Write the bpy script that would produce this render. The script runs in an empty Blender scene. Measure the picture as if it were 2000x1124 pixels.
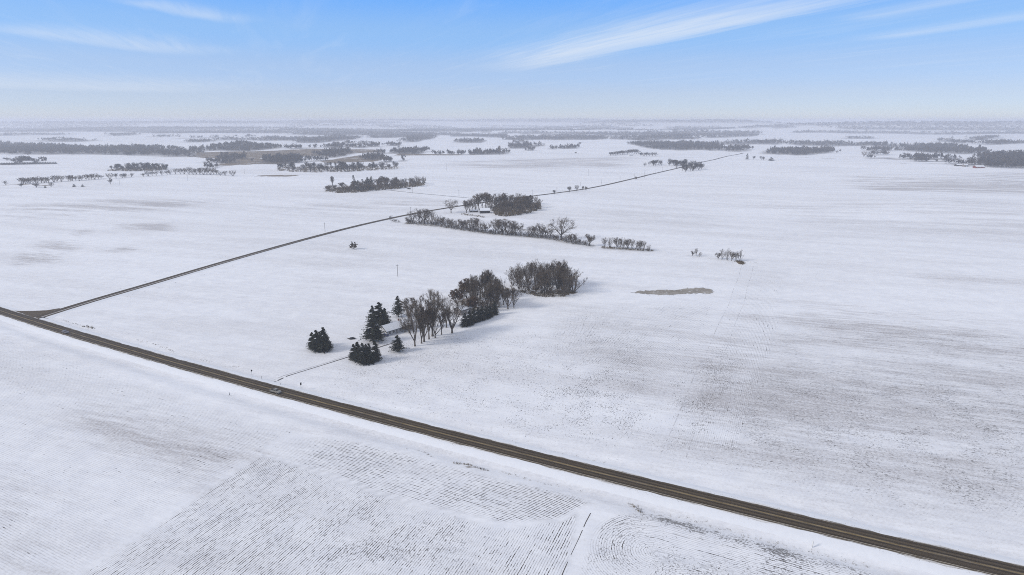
import bpy, math, random
import numpy as np

# ------------------------------------------------------------------ camera, sky, sun, exposure
S = bpy.context.scene
COL = S.collection
H, F, HOR = 120.0, 1200.0, 236.0           # flying height (m), focal length and horizon row of the 2000 px photograph
PITCH = math.atan((562 - HOR) / F)
cam = bpy.data.cameras.new('camera'); CAM = bpy.data.objects.new('camera', cam); COL.objects.link(CAM)
CAM.location = (0, 0, H); CAM.rotation_euler = (math.pi / 2 - PITCH, 0, 0)
cam.sensor_width = 36; cam.lens = 36 * F / 2000; cam.clip_start = 1; cam.clip_end = 80000
S.camera = CAM

SUN_EL, SUN_AZ = math.radians(30), math.radians(198)      # azimuth counted from +X, counter-clockwise
sl = bpy.data.lights.new('sun', 'SUN'); SUN = bpy.data.objects.new('sun', sl); COL.objects.link(SUN)
sl.energy = 1.5; sl.angle = math.radians(12); sl.color = (1.0, .94, .86)
SUN.rotation_euler = (math.pi / 2 - SUN_EL, 0, SUN_AZ + math.pi / 2)
SUN.location = (0, 0, 400)

S.view_settings.view_transform = 'Standard'; S.view_settings.look = 'None'
S.view_settings.exposure = 0.63; S.view_settings.gamma = 1.0
S.render.engine = 'CYCLES'
S.cycles.use_denoising = False; S.cycles.filter_width = 1.0
S.cycles.max_bounces = 6; S.cycles.diffuse_bounces = 2; S.cycles.volume_bounces = 1
S.cycles.use_adaptive_sampling = True; S.cycles.adaptive_threshold = 0.01


class NT:
    """small helper round a node tree"""
    def __init__(s, tree):
        s.t = tree; tree.nodes.clear()
    def n(s, typ, **kw):
        nd = s.t.nodes.new(typ)
        for k, v in kw.items(): setattr(nd, k, v)
        return nd
    def put(s, sock, v):
        if isinstance(v, bpy.types.NodeSocket): s.t.links.new(v, sock)
        elif v is not None:
            if isinstance(v, (tuple, list)) and sock.type == 'RGBA' and len(v) == 3: v = (*v, 1)
            sock.default_value = v
    def m(s, op, a, b=None, c=None, clamp=False):
        nd = s.n('ShaderNodeMath', operation=op, use_clamp=clamp)
        for i, v in enumerate((a, b, c)): s.put(nd.inputs[i], v) if v is not None else None
        return nd.outputs[0]
    def v(s, op, a, b=None, scale=None):
        nd = s.n('ShaderNodeVectorMath', operation=op)
        s.put(nd.inputs[0], a)
        if b is not None: s.put(nd.inputs[1], b)
        if scale is not None: s.put(nd.inputs['Scale'], scale)
        return nd.outputs['Value'] if op in ('DOT_PRODUCT', 'LENGTH', 'DISTANCE') else nd.outputs[0]
    def xyz(s, x=0., y=0., z=0.):
        nd = s.n('ShaderNodeCombineXYZ')
        for i, q in enumerate((x, y, z)): s.put(nd.inputs[i], q)
        return nd.outputs[0]
    def sep(s, vec):
        nd = s.n('ShaderNodeSeparateXYZ'); s.put(nd.inputs[0], vec); return nd.outputs
    def ss(s, x, lo, hi, a=0., b=1.):
        nd = s.n('ShaderNodeMapRange', interpolation_type='SMOOTHSTEP')
        for i, q in enumerate((x, lo, hi, a, b)): s.put(nd.inputs[i], q)
        return nd.outputs[0]
    def noise(s, vec, scale=1., detail=3., rough=.55, dist=0.):
        nd = s.n('ShaderNodeTexNoise')
        s.put(nd.inputs['Vector'], vec); nd.inputs['Scale'].default_value = scale
        nd.inputs['Detail'].default_value = detail; nd.inputs['Roughness'].default_value = rough
        nd.inputs['Distortion'].default_value = dist
        return nd.outputs[0]
    def mix(s, f, a, b, blend='MIX'):
        nd = s.n('ShaderNodeMix', data_type='RGBA', blend_type=blend)
        s.put(nd.inputs[0], f); s.put(nd.inputs[6], a); s.put(nd.inputs[7], b)
        return nd.outputs[2]
    def attr(s, name):
        nd = s.n('ShaderNodeAttribute', attribute_name=name); return nd.outputs['Vector']
    def pos(s):
        return s.n('ShaderNodeNewGeometry').outputs['Position']


def ray(u, v):
    xc, yc = (u - 1000) / F, -(v - 562) / F
    return np.array([xc, math.cos(PITCH) + yc * math.sin(PITCH), -math.sin(PITCH) + yc * math.cos(PITCH)])


def build_world():
    w = bpy.data.worlds.new('World'); S.world = w; w.use_nodes = True
    t = NT(w.node_tree)
    d = t.n('ShaderNodeTexCoord').outputs['Generated']
    x, y, z = t.sep(d)
    sky = t.n('ShaderNodeTexSky', sky_type='NISHITA', sun_disc=False)
    sky.sun_elevation = SUN_EL; sky.sun_rotation = math.pi / 2 - SUN_AZ
    sky.altitude = 300; sky.air_density = 1.0; sky.dust_density = .6; sky.ozone_density = 1.6
    # the thin blue winter sky deepens quickly with height: look the model up at a steeper angle
    zz = t.m('ADD', t.m('MULTIPLY', z, 2.6), .02)
    if sky.inputs.get('Vector'): t.put(sky.inputs['Vector'], t.v('NORMALIZE', t.xyz(x, y, zz)))
    # thin high veil overhead, deep blue band low down, milky towards the horizon (values for exposure 0.7)
    rp = t.n('ShaderNodeValToRGB'); t.put(rp.inputs[0], t.m('ABSOLUTE', z)); cr = rp.color_ramp; cr.interpolation = 'EASE'
    stops = [(0., (.52, .56, .68)), (.03, (.50, .58, .76)), (.07, (.43, .60, .90)), (.12, (.31, .58, 1.02)), (.19, (.145, .475, 1.16)), (.30, (.36, .55, .88)), (.5, (.71, .73, .80)), (1., (.73, .74, .80))]
    while len(cr.elements) < len(stops): cr.elements.new(.5)
    for e_, (q, c_) in zip(cr.elements, stops): e_.position = q; e_.color = (*c_, 1)
    veil = t.v('SCALE', rp.outputs[0], scale=5.15)
    skyc = t.mix(.78, sky.outputs[0], veil)
    # cirrus: wisps on a plane overhead, p = direction / height
    zc = t.m('MAXIMUM', z, .012)
    px, py = t.m('DIVIDE', x, zc), t.m('DIVIDE', y, zc)
    P = t.xyz(px, py, 0.)
    ang = math.atan2(5.2 - 12.8, 2.8)
    ca, sa = math.cos(ang), math.sin(ang)
    along = t.m('ADD', t.m('MULTIPLY', px, ca), t.m('MULTIPLY', py, sa))
    across = t.m('ADD', t.m('MULTIPLY', px, -sa), t.m('MULTIPLY', py, ca))
    fib = t.noise(t.xyz(t.m('MULTIPLY', along, .28), t.m('MULTIPLY', across, 2.2), .3), 1., 6., .6, .6)
    fib2 = t.noise(t.xyz(t.m('MULTIPLY', along, .6), t.m('MULTIPLY', across, 7.), 4.), 1., 4., .6, .4)
    cloud = t.m('MULTIPLY', t.ss(fib, .48, .85), .14)

    def streak(a, b, wlo, whi, amp):
        """one wisp between two photo points: sharp on one side, feathered on the other"""
        nonlocal cloud
        A, B = ray(*a), ray(*b); A = A[:2] / A[2]; B = B[:2] / B[2]
        L = B - A; ln = np.linalg.norm(L); L /= ln
        rx, ry = t.m('SUBTRACT', px, float(A[0])), t.m('SUBTRACT', py, float(A[1]))
        s_ = t.m('DIVIDE', t.m('ADD', t.m('MULTIPLY', rx, float(L[0])), t.m('MULTIPLY', ry, float(L[1]))), float(ln))
        c_ = t.m('ADD', t.m('MULTIPLY', rx, float(-L[1])), t.m('MULTIPLY', ry, float(L[0])))
        c_ = t.m('ADD', c_, t.m('MULTIPLY', t.m('SUBTRACT', fib2, .5), .35 * (wlo + whi)))
        m_ = t.m('MULTIPLY', t.ss(c_, -whi, 0.), t.ss(c_, wlo, 0.))
        e_ = t.m('MULTIPLY', t.ss(s_, -.08, .3), t.ss(s_, 1.35, .8))
        k = t.m('MULTIPLY', t.m('MULTIPLY', m_, e_), t.ss(fib2, .1, .75, .55, 1.))
        cloud = t.m('ADD', cloud, t.m('MULTIPLY', k, amp))
    streak((1000, 141), (1660, 0), .35, 1.7, .47)
    streak((1020, 120), (1420, 40), .5, 1.6, .30)
    streak((225, -4), (425, 38), .3, .6, .36)
    streak((-60, 45), (320, 100), .7, 1.6, .34)
    streak((-420, 150), (330, 175), 5., 9., .30)
    streak((1660, 42), (1900, -4), .3, .5, .26)
    streak((1690, 80), (2060, 25), .4, .7, .30)
    cloud = t.m('MULTIPLY', cloud, t.ss(z, -.0, .04), clamp=True)
    c = t.mix(cloud, skyc, (4.3, 4.6, 5.0))
    bg = t.n('ShaderNodeBackground'); t.put(bg.inputs[0], c); bg.inputs[1].default_value = .12
    out = t.n('ShaderNodeOutputWorld'); t.put(out.inputs[0], bg.outputs[0])
build_world()

R = random.Random(7)
NR = np.random.default_rng(11)


# ------------------------------------------------------------------ terrain
def sstep(x, a, b):
    q = np.clip((x - a) / (b - a), 0, 1); return q * q * (3 - 2 * q)

ROAD_TOP = [(0, 602), (250, 674), (500, 740), (800, 826.6), (1100, 899.5), (1300, 944), (1400, 970), (1650, 1026), (2000, 1110)]
ROAD_BOT = [(0, 620), (250, 691), (500, 762), (800, 848.5), (1100, 922), (1300, 974), (1400, 998), (1650, 1056), (2000, 1142)]
def flat(u, v):
    d = ray(u, v); k = H / -d[2]; return d[:2] * k
_rc = np.array([flat(*q) for q in ROAD_TOP] + [flat(*q) for q in ROAD_BOT])
ROAD_FIT = np.polyfit(_rc[:, 0], _rc[:, 1], 2)
def road_y(x): return np.polyval(ROAD_FIT, x)
def road_d(x, y):
    """signed distance from the main road's centre line, positive on the far side"""
    sl_ = np.polyval(np.polyder(ROAD_FIT), x)
    return (y - road_y(x)) / np.sqrt(1 + sl_ * sl_)

RIDGES = [  # centre x, centre y, half length, half depth, height, turn
    (5200, 7600, 2600, 700, 100, .10), (2700, 9800, 1900, 900, 124, .0), (9000, 8200, 2500, 900, 104, -.1),
    (-6500, 11000, 5200, 1200, 100, .05), (-600, 12500, 3800, 1100, 112, 0.), (3600, 14000, 5000, 1200, 125, 0.),
    (-3500, 7600, 1700, 600, 40, .1), (900, 6600, 1300, 500, 34, -.1)]
def height(x, y):
    x = np.asarray(x, float); y = np.asarray(y, float)
    r = np.hypot(x, y)
    far = sstep(r, 1300, 3600)
    z = far * (5.5 * np.sin(x / 310 + 1.3 * np.sin(y / 520)) * np.sin(y / 430 + .6) + 4.0 * np.sin(x / 730 - y / 610 + 2.0)) - far * 3
    mid = sstep(r, 350, 1000) * 2.8
    z = z + mid * np.sin(x / 95 + 1.1) * np.sin(y / 120 + .4)
    for cx, cy, a, b, h, tt in RIDGES:
        dx, dy = x - cx, y - cy
        ax = (dx * math.cos(tt) + dy * math.sin(tt)) / a; bx = (-dx * math.sin(tt) + dy * math.cos(tt)) / b
        z = z + h * np.exp(-(ax ** 4 + bx * bx))
    d = road_d(x, y)
    near = 1 - sstep(r, 420, 560)
    ditch = -.9 * np.exp(-((d + 11) / 3.2) ** 2) - .6 * np.exp(-((d - 10) / 2.6) ** 2) + .35 * np.exp(-((d + 19) / 3.) ** 2)
    return z + near * ditch

def at(u, v):
    """where the line of sight of a photo point meets the terrain"""
    d = ray(u, v)
    ts = np.concatenate([np.linspace(60, 3000, 900), np.geomspace(3005, 40000, 900)])
    X, Y, Z = d[0] * ts, d[1] * ts, H + d[2] * ts
    below = Z < height(X, Y)
    i = int(np.argmax(below)) if below.any() else len(ts) - 1
    lo, hi = ts[max(i - 1, 0)], ts[i]
    for _ in range(30):
        q = (lo + hi) / 2
        if H + d[2] * q < height(d[0] * q, d[1] * q): hi = q
        else: lo = q
    return np.array([d[0] * hi, d[1] * hi, float(height(d[0] * hi, d[1] * hi))])

def tall(base, vtop):
    """height in metres of a thing standing at base whose top shows on photo row vtop"""
    ang = PITCH + math.atan((vtop - 562) / F)
    return H - base[1] * math.tan(ang) - base[2]

def px_m(base):  # metres per photo pixel at a place
    return math.hypot(base[1], H) / F * 1.0


def poly(pts): return np.array([flat(*p) for p in pts])
def poly_t(pts): return np.array([at(*p)[:2] for p in pts])

def sdist(P, x, y):
    """signed distance to a polygon, positive inside"""
    n = len(P); ins = np.zeros(x.shape, bool); dm = np.full(x.shape, 1e18)
    for i in range(n):
        a, b = P[i], P[(i + 1) % n]; e = b - a
        wx, wy = x - a[0], y - a[1]
        q = np.clip((wx * e[0] + wy * e[1]) / (e @ e), 0, 1)
        dm = np.minimum(dm, (wx - q * e[0]) ** 2 + (wy - q * e[1]) ** 2)
        c = ((a[1] > y) != (b[1] > y)) & (x < (b[0] - a[0]) * (y - a[1]) / (b[1] - a[1] + 1e-12) + a[0])
        ins ^= c
    return np.where(ins, 1, -1) * np.sqrt(dm)


# ------------------------------------------------------------------ mesh helpers
def mesh_np(name, V, faces, mats, mi=None, smooth=False):
    """faces: list of integer arrays (n, k)"""
    me = bpy.data.meshes.new(name)
    V = np.asarray(V, np.float32); me.vertices.add(len(V)); me.vertices.foreach_set('co', V.ravel())
    faces = [np.asarray(f, np.int32) for f in faces if len(f)]
    idx = np.concatenate([f.ravel() for f in faces])
    cnt = np.concatenate([np.full(len(f), f.shape[1], np.int32) for f in faces])
    st = np.concatenate([[0], np.cumsum(cnt)[:-1]]).astype(np.int32)
    me.loops.add(len(idx)); me.loops.foreach_set('vertex_index', idx)
    me.polygons.add(len(cnt)); me.polygons.foreach_set('loop_start', st); me.polygons.foreach_set('loop_total', cnt)
    for m_ in mats: me.materials.append(m_)
    if mi is not None: me.polygons.foreach_set('material_index', np.asarray(mi, np.int32))
    me.polygons.foreach_set('use_smooth', np.full(len(cnt), bool(smooth)))
    me.update(calc_edges=True)
    return me

class MB:
    """collects boxes, tubes and loose faces for ONE mesh"""
    def __init__(s): s.V = []; s.F = []; s.M = []
    def face(s, pts, m=0):
        k = len(s.V); s.V += [tuple(map(float, p)) for p in pts]; s.F.append(tuple(range(k, k + len(pts)))); s.M.append(m)
    def hull(s, bottom, top, m=0, caps=True):
        n = len(bottom); k = len(s.V); s.V += [tuple(map(float, p)) for p in bottom] + [tuple(map(float, p)) for p in top]
        for i in range(n):
            j = (i + 1) % n; s.F.append((k + i, k + j, k + n + j, k + n + i)); s.M.append(m)
        if caps:
            s.F.append(tuple(k + n + i for i in range(n))); s.M.append(m)
            s.F.append(tuple(k + i for i in reversed(range(n)))); s.M.append(m)
    def box(s, x0, x1, y0, y1, z0, z1, m=0):
        q = ((x0, y0), (x1, y0), (x1, y1), (x0, y1))
        s.hull([(a, b, z0) for a, b in q], [(a, b, z1) for a, b in q], m)
    def tube(s, a, b, ra, rb, n=8, m=0, caps=True):
        a = np.array(a, float); b = np.array(b, float); d = b - a; d /= np.linalg.norm(d) + 1e-9
        o = np.array([1., 0, 0]) if abs(d[0]) < .8 else np.array([0, 1., 0])
        e1 = np.cross(d, o); e1 /= np.linalg.norm(e1); e2 = np.cross(d, e1)
        ring = lambda c, r: [c + r * (math.cos(2 * math.pi * i / n) * e1 + math.sin(2 * math.pi * i / n) * e2) for i in range(n)]
        s.hull(ring(a, ra), ring(b, rb), m, caps)
    def mesh(s, name, mats):
        me = bpy.data.meshes.new(name); me.from_pydata(s.V, [], s.F)
        for q in (mats if isinstance(mats, (list, tuple)) else [mats]): me.materials.append(q)
        me.polygons.foreach_set('material_index', s.M); me.update(); return me
    def build(s, name, mats, parent=None):
        return obj(name, s.mesh(name, mats), parent)

def obj(name, me, parent=None):
    o = bpy.data.objects.new(name, me); COL.objects.link(o)
    if parent is not None: o.parent = parent
    return o
def tag(o, label=None, cat=None, group=None, kind=None):
    if label: o['label'] = label
    if cat: o['category'] = cat
    if group: o['group'] = group
    if kind: o['kind'] = kind
    return o
def thing(name, label, cat, loc, rz=0., group=None, sc=None):
    o = bpy.data.objects.new(name, None); COL.objects.link(o); o.empty_display_size = 1
    o.location = loc; o.rotation_euler = (0, 0, rz)
    if sc: o.scale = sc
    return tag(o, label, cat, group)


# ------------------------------------------------------------------ materials
def mat(name, fn):
    m_ = bpy.data.materials.new(name); m_.use_nodes = True; t = NT(m_.node_tree)
    b = t.n('ShaderNodeBsdfPrincipled'); o = t.n('ShaderNodeOutputMaterial'); t.put(o.inputs[0], b.outputs[0])
    b.inputs['Roughness'].default_value = .8; b.inputs['Specular IOR Level'].default_value = .2
    fn(t, b); return m_

def bump(t, b, h, strength=.3, dist=.1):
    nd = t.n('ShaderNodeBump'); nd.inputs['Strength'].default_value = strength; nd.inputs['Distance'].default_value = dist
    t.put(nd.inputs['Height'], h); t.put(b.inputs['Normal'], nd.outputs[0])

SNOW = (.80, .815, .85)
SOIL = (.045, .038, .033)

def m_ground(t, b):
    p = t.pos()
    ru, rv, soil = t.sep(t.attr('rows'))
    brown, thin, grain = t.sep(t.attr('cover'))
    wood, smooth, _ = t.sep(t.attr('cover2'))
    patch = t.noise(p, .017, 4., .6)
    patch2 = t.noise(p, .075, 3., .6)
    wob = t.m('MULTIPLY', t.m('SUBTRACT', t.noise(p, .14, 3.), .5), .42)
    u2 = t.m('ADD', ru, wob)
    fr = t.m('FRACT', t.m('DIVIDE', u2, .76))
    wid = t.ss(t.noise(t.xyz(t.m('MULTIPLY', ru, 1.31), t.m('MULTIPLY', rv, .9), 9.), 1., 2., .6), .3, .7, .10, .30)
    line = t.ss(t.m('ABSOLUTE', t.m('SUBTRACT', fr, .5)), wid, t.m('MULTIPLY', wid, .45))
    dash = t.noise(t.xyz(t.m('MULTIPLY', ru, 1.31), t.m('MULTIPLY', rv, .055), 0.), 1., 3., .65)
    dash2 = t.noise(t.xyz(t.m('MULTIPLY', ru, 1.31), t.m('MULTIPLY', rv, .42), 5.), 1., 2., .6)
    am = t.m('ADD', t.m('MULTIPLY', dash, .58), t.m('MULTIPLY', dash2, .42))
    # how much soil shows here: painted amount, broken into patches
    amt = t.m('MULTIPLY', soil, t.ss(t.m('ADD', t.m('MULTIPLY', patch, .6), t.m('MULTIPLY', patch2, .4)), .37, .63, .52, 1.16))
    th = t.m('SUBTRACT', .69, t.m('MULTIPLY', amt, .205))
    mask = t.m('MULTIPLY', line, t.ss(t.m('SUBTRACT', am, th), -.03, .03))
    # every furrow also shows as a faint dirty line
    mask = t.m('MAXIMUM', mask, t.m('MULTIPLY', t.m('MULTIPLY', line, t.m('MULTIPLY', amt, .68)), t.ss(dash2, .36, .62, .45, 1.)))
    # clods and stubble poking through
    sp = t.noise(t.v('MULTIPLY', p, (1., 1., 0.)), 1.5, 2., .7)
    spk = t.noise(t.xyz(t.m('MULTIPLY', ru, 1.7), t.m('MULTIPLY', rv, .6), 2.), 1., 2., .65)
    gth = t.m('SUBTRACT', .765, t.m('MULTIPLY', t.m('MULTIPLY', t.m('ADD', grain, .14), t.ss(patch2, .35, .62, .6, 1.08)), .26))
    gm = t.m('MAXIMUM', t.ss(t.m('SUBTRACT', sp, gth), -.02, .06), t.ss(t.m('SUBTRACT', spk, gth), -.02, .06))
    mask = t.m('MAXIMUM', mask, t.m('MULTIPLY', gm, .75), clamp=True)
    # thin wind-scoured snow, streaked along the drift direction
    w = math.radians(-18); cw, sw = math.cos(w), math.sin(w)
    x, y, z = t.sep(p)
    al = t.m('ADD', t.m('MULTIPLY', x, cw), t.m('MULTIPLY', y, sw)); ac = t.m('ADD', t.m('MULTIPLY', x, -sw), t.m('MULTIPLY', y, cw))
    st = t.noise(t.xyz(t.m('MULTIPLY', al, .006), t.m('MULTIPLY', ac, .035), 0.), 1., 5., .6)
    st2 = t.noise(t.xyz(t.m('MULTIPLY', al, .05), t.m('MULTIPLY', ac, .4), 7.), 1., 4., .65)
    st3 = t.noise(t.xyz(t.m('MULTIPLY', al, .0013), t.m('MULTIPLY', ac, .006), 3.), 1., 4., .6)
    tn = t.m('MULTIPLY', t.m('ADD', .36, t.m('MULTIPLY', thin, 1.1)), t.ss(t.m('ADD', t.m('MULTIPLY', st, .40), t.m('ADD', t.m('MULTIPLY', st2, .28), t.m('MULTIPLY', st3, .32))), .42, .62))
    fine = t.noise(p, .9, 4., .7)
    tn = t.m('ADD', t.m('MULTIPLY', tn, t.ss(fine, .3, .7, .45, 1.4)), t.ss(fine, .50, .80, 0., .16), clamp=True)
    snow = t.mix(t.ss(t.noise(p, .11, 6., .7), .3, .7), (.755, .765, .80), (.84, .845, .865))
    snow = t.mix(tn, snow, (.47, .455, .46))
    soilc = t.mix(t.noise(p, 2.3, 2.), (.035, .030, .027), (.085, .070, .058))
    c = t.mix(mask, snow, soilc)
    # dead marsh grass and weeds
    gc = t.mix(t.noise(p, .045, 4., .65), (.085, .058, .034), (.22, .165, .092))
    gc = t.mix(t.ss(t.noise(p, .02, 5., .7), .55, .68), gc, (.55, .55, .56))
    c = t.mix(t.ss(t.m('ADD', brown, t.m('MULTIPLY', t.m('SUBTRACT', t.noise(p, .03, 5., .7), .5), 1.1)), .38, .62), c, gc)
    # litter and brush on the floor of the woods
    c = t.mix(t.m('MULTIPLY', wood, t.ss(t.noise(p, .12, 4., .7), .25, .6, .5, 1.)), c, (.085, .075, .066))
    t.put(b.inputs['Base Color'], c)
    b.inputs['Roughness'].default_value = .75; b.inputs['Specular IOR Level'].default_value = .12
    hgt = t.m('SUBTRACT', t.m('ADD', t.m('MULTIPLY', t.noise(p, .22, 5., .6), .9), t.m('MULTIPLY', st2, .5)), t.m('MULTIPLY', mask, .15))
    bump(t, b, hgt, .35, .35)
M_GROUND = mat('snow_field', m_ground)

def m_snow(t, b):
    p = t.pos()
    t.put(b.inputs['Base Color'], t.mix(t.noise(p, .5, 4.), (.70, .715, .75), (.80, .81, .835)))
    bump(t, b, t.noise(p, .8, 4.), .3, .1)
M_SNOW = mat('snow', m_snow)

def m_road(gravel):
    def f(t, b):
        p = t.pos()
        a, s_, _ = t.sep(t.attr('lane'))        # metres across from the centre line, metres along
        long1 = t.noise(t.xyz(t.m('MULTIPLY', a, 1.6), t.m('MULTIPLY', s_, .035), 0.), 1., 4., .6)
        long2 = t.noise(t.xyz(t.m('MULTIPLY', a, 4.), t.m('MULTIPLY', s_, .16), 3.), 1., 4., .7)
        fine = t.noise(p, 2.2, 3., .7)
        ab = t.m('ABSOLUTE', a)
        half = 3.6 if gravel else 3.55
        c = t.mix(long1, (.040, .028, .016), (.088, .065, .040))
        c = t.mix(t.m('MULTIPLY', t.ss(fine, .35, .7), .35), c, (.10, .082, .060))
        if not gravel:
            wh = t.m('ABSOLUTE', t.m('SUBTRACT', ab, 1.75))                       # two wheel paths in each lane
            wp = t.ss(t.m('ABSOLUTE', t.m('SUBTRACT', wh, .85)), .55, .15)
            c = t.mix(t.m('MULTIPLY', wp, t.ss(long1, .32, .62, .12, .75)), c, (.022, .017, .012))
            c = t.mix(t.m('MULTIPLY', t.ss(wp, .5, 0.), t.ss(t.m('ADD', t.m('MULTIPLY', long1, .5), t.m('MULTIPLY', long2, .5)), .42, .60, 0., .42)), c, (.145, .113, .078))
            joint = t.ss(t.m('ABSOLUTE', t.m('SUBTRACT', t.m('FRACT', t.m('DIVIDE', t.m('ADD', s_, t.m('MULTIPLY', long2, 9.)), 31.)), .5)), .004, .001)
            c = t.mix(t.m('MULTIPLY', joint, .6), c, (.02, .018, .016))
            # salt and slush film between the wheel paths
            mid = t.m('MULTIPLY', t.ss(ab, .75, .1), t.ss(long2, .40, .62))
            c = t.mix(t.m('MULTIPLY', mid, .55), c, (.30, .255, .20))
            yl = t.m('MULTIPLY', t.ss(t.m('ABSOLUTE', t.m('SUBTRACT', ab, .17)), .10, .06), t.ss(long2, .30, .5))
            c = t.mix(t.m('MULTIPLY', yl, t.ss(long1, .35, .62, .2, .75)), c, (.36, .25, .07))
            ed = t.m('MULTIPLY', t.ss(t.m('ABSOLUTE', t.m('SUBTRACT', ab, 3.25)), .11, .06), t.ss(long2, .30, .5))
            ed = t.m('MULTIPLY', ed, t.ss(a, .5, -.5))
            c = t.mix(t.m('MULTIPLY', ed, .75), c, (.56, .52, .44))
            sh = t.ss(ab, 3.5, 3.75)
            c = t.mix(sh, c, t.mix(fine, (.085, .070, .050), (.15, .128, .095)))
        else:
            mid = t.m('MULTIPLY', t.ss(t.m('ABSOLUTE', t.m('ADD', a, 1.35)), .9, .25), t.ss(long2, .30, .55))
            c = t.mix(t.m('MULTIPLY', mid, t.ss(s_, 330., 120., 0., .95)), c, (.50, .48, .47))
        # streaks of packed snow, raggeder towards the edges
        k = t.m('ADD', t.m('MULTIPLY', long2, .95), t.m('MULTIPLY', long1, .45)); k = t.m('SUBTRACT', k, .2)
        edge = t.ss(ab, half - .6, half + 1.3)
        c = t.mix(t.ss(t.m('ADD', k, t.m('MULTIPLY', edge, .38)), .70, .80), c, (.68, .665, .65))
        t.put(b.inputs['Base Color'], c)
        t.put(b.inputs['Roughness'], t.ss(long1, .3, .7, .55, .8)); b.inputs['Specular IOR Level'].default_value = .08
        bump(t, b, fine, .3, .03)
    return f
M_ROAD = mat('wet_asphalt', m_road(False))
M_GRAVEL = mat('gravel_road', m_road(True))

def m_plain(c0, c1, sc=3., rough=.7, spec=.2, detail=3.):
    def f(t, b):
        oc = t.n('ShaderNodeTexCoord').outputs['Object']
        t.put(b.inputs['Base Color'], t.mix(t.ss(t.noise(oc, sc, detail, .6), .3, .7), c0, c1))
        b.inputs['Roughness'].default_value = rough; b.inputs['Specular IOR Level'].default_value = spec
    return f
def m_bark(c0, c1):
    def f(t, b):
        oc = t.n('ShaderNodeTexCoord').outputs['Object']
        rnd = t.n('ShaderNodeObjectInfo').outputs['Random']
        q = t.mix(t.ss(t.noise(oc, .55, 4., .7), .3, .7), c0, c1)
        q = t.mix(t.m('MULTIPLY', rnd, .5), q, (.085, .062, .050))
        t.put(b.inputs['Base Color'], q); b.inputs['Roughness'].default_value = .9
    return f
M_TRUNK = mat('bark', m_bark((.060, .050, .043), (.16, .14, .115)))
M_TWIG = mat('twigs', m_bark((.072, .055, .040), (.195, .152, .108)))
M_LEAF = mat('clinging_brown_leaves', m_bark((.085, .050, .030), (.15, .085, .045)))
def m_needle(t, b):
    oc = t.n('ShaderNodeTexCoord').outputs['Object']
    c = t.mix(t.ss(t.noise(oc, .9, 3.), .3, .7), (.011, .017, .014), (.042, .050, .036))
    t.put(b.inputs['Base Color'], t.mix(t.ss(t.noise(oc, 3.2, 2., .6), .62, .68), c, (.17, .14, .10)))
M_NEEDLE = mat('spruce_needles', m_needle)
M_FAR = mat('far_wood', m_plain((.028, .025, .024), (.058, .050, .045), .02, .95, .0))
M_GRASS = mat('dry_grass', m_plain((.075, .055, .035), (.22, .17, .10), .3, .9, .05))
M_POLE = mat('weathered_wood', m_plain((.07, .06, .052), (.13, .115, .10), 4.))
M_STEEL = mat('galvanised_steel', m_plain((.30, .31, .32), (.42, .43, .44), 4., .45, .5))
M_BLACK = mat('black_plate', m_plain((.012, .012, .014), (.03, .03, .032), 6., .5))
M_GLASS = mat('dark_glass', m_plain((.012, .015, .02), (.03, .035, .04), 2., .08, .5))
M_TYRE = mat('tyre_rubber', m_plain((.012, .012, .012), (.025, .024, .023), 8., .8))
M_RIM = mat('wheel_rim', m_plain((.25, .25, .26), (.4, .4, .4), 8., .35, .5))
M_SILVER = mat('silver_paint', m_plain((.17, .16, .14), (.29, .27, .235), 1.5, .35, .5))
M_DARKCAR = mat('dark_paint', m_plain((.10, .095, .11), (.17, .16, .18), 1.5, .3, .5))
M_BLUE = mat('blue_paint', m_plain((.03, .05, .14), (.06, .09, .22), 1.5, .35, .5))
M_CHROME = mat('lamp_glass', m_plain((.6, .6, .6), (.75, .75, .75), 2., .2, .5))
M_REDLAMP = mat('rear_lamp', m_plain((.25, .01, .01), (.35, .02, .02), 2., .3, .5))
M_WHITE = mat('white_paint', m_plain((.62, .62, .60), (.78, .77, .75), 3.))
M_RED = mat('red_boards', m_plain((.13, .024, .016), (.21, .042, .026), 1.5))
M_ICE = mat('pond_ice', lambda t, b: (t.put(b.inputs['Base Color'], t.mix(t.ss(t.noise(t.pos(), .22, 5., .75), .57, .66), t.mix(t.ss(t.noise(t.pos(), .08, 5., .65), .3, .7), (.225, .20, .165), (.35, .32, .275)), (.72, .72, .73))),
                                       t.put(b.inputs['Roughness'], .65)))
def m_siding(c, period=.16):
    def f(t, b):
        oc = t.n('ShaderNodeTexCoord').outputs['Object']
        z = t.sep(oc)[2]
        g = t.ss(t.m('FRACT', t.m('DIVIDE', z, period)), .0, .18)
        q = t.mix(g, tuple(k * .62 for k in c), c)
        t.put(b.inputs['Base Color'], t.mix(t.m('MULTIPLY', t.noise(oc, 1.2, 4., .7), .35), q, tuple(k * .7 for k in c)))
    return f
M_SIDING = mat('pale_siding', m_siding((.52, .52, .53)))
M_TIMBER = mat('grey_boards', m_siding((.22, .20, .19), .3))
M_DARKWALL = mat('dark_boards', m_siding((.05, .045, .042), .3))
M_SHINGLE = mat('dark_shingles', m_plain((.03, .03, .033), (.06, .058, .058), 5.))


# ------------------------------------------------------------------ ground sheet with painted fields
def lines(lo, hi, step, grow, end_lo, end_hi):
    a = list(np.arange(lo, hi + 1e-6, step))
    s_, q = step, a[-1]
    up = []
    while q < end_hi: s_ *= grow; q += s_; up.append(q)
    s_, q = step, a[0]; dn = []
    while q > end_lo: s_ *= grow; q -= s_; dn.append(q)
    return np.array(dn[::-1] + a + up)

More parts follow.
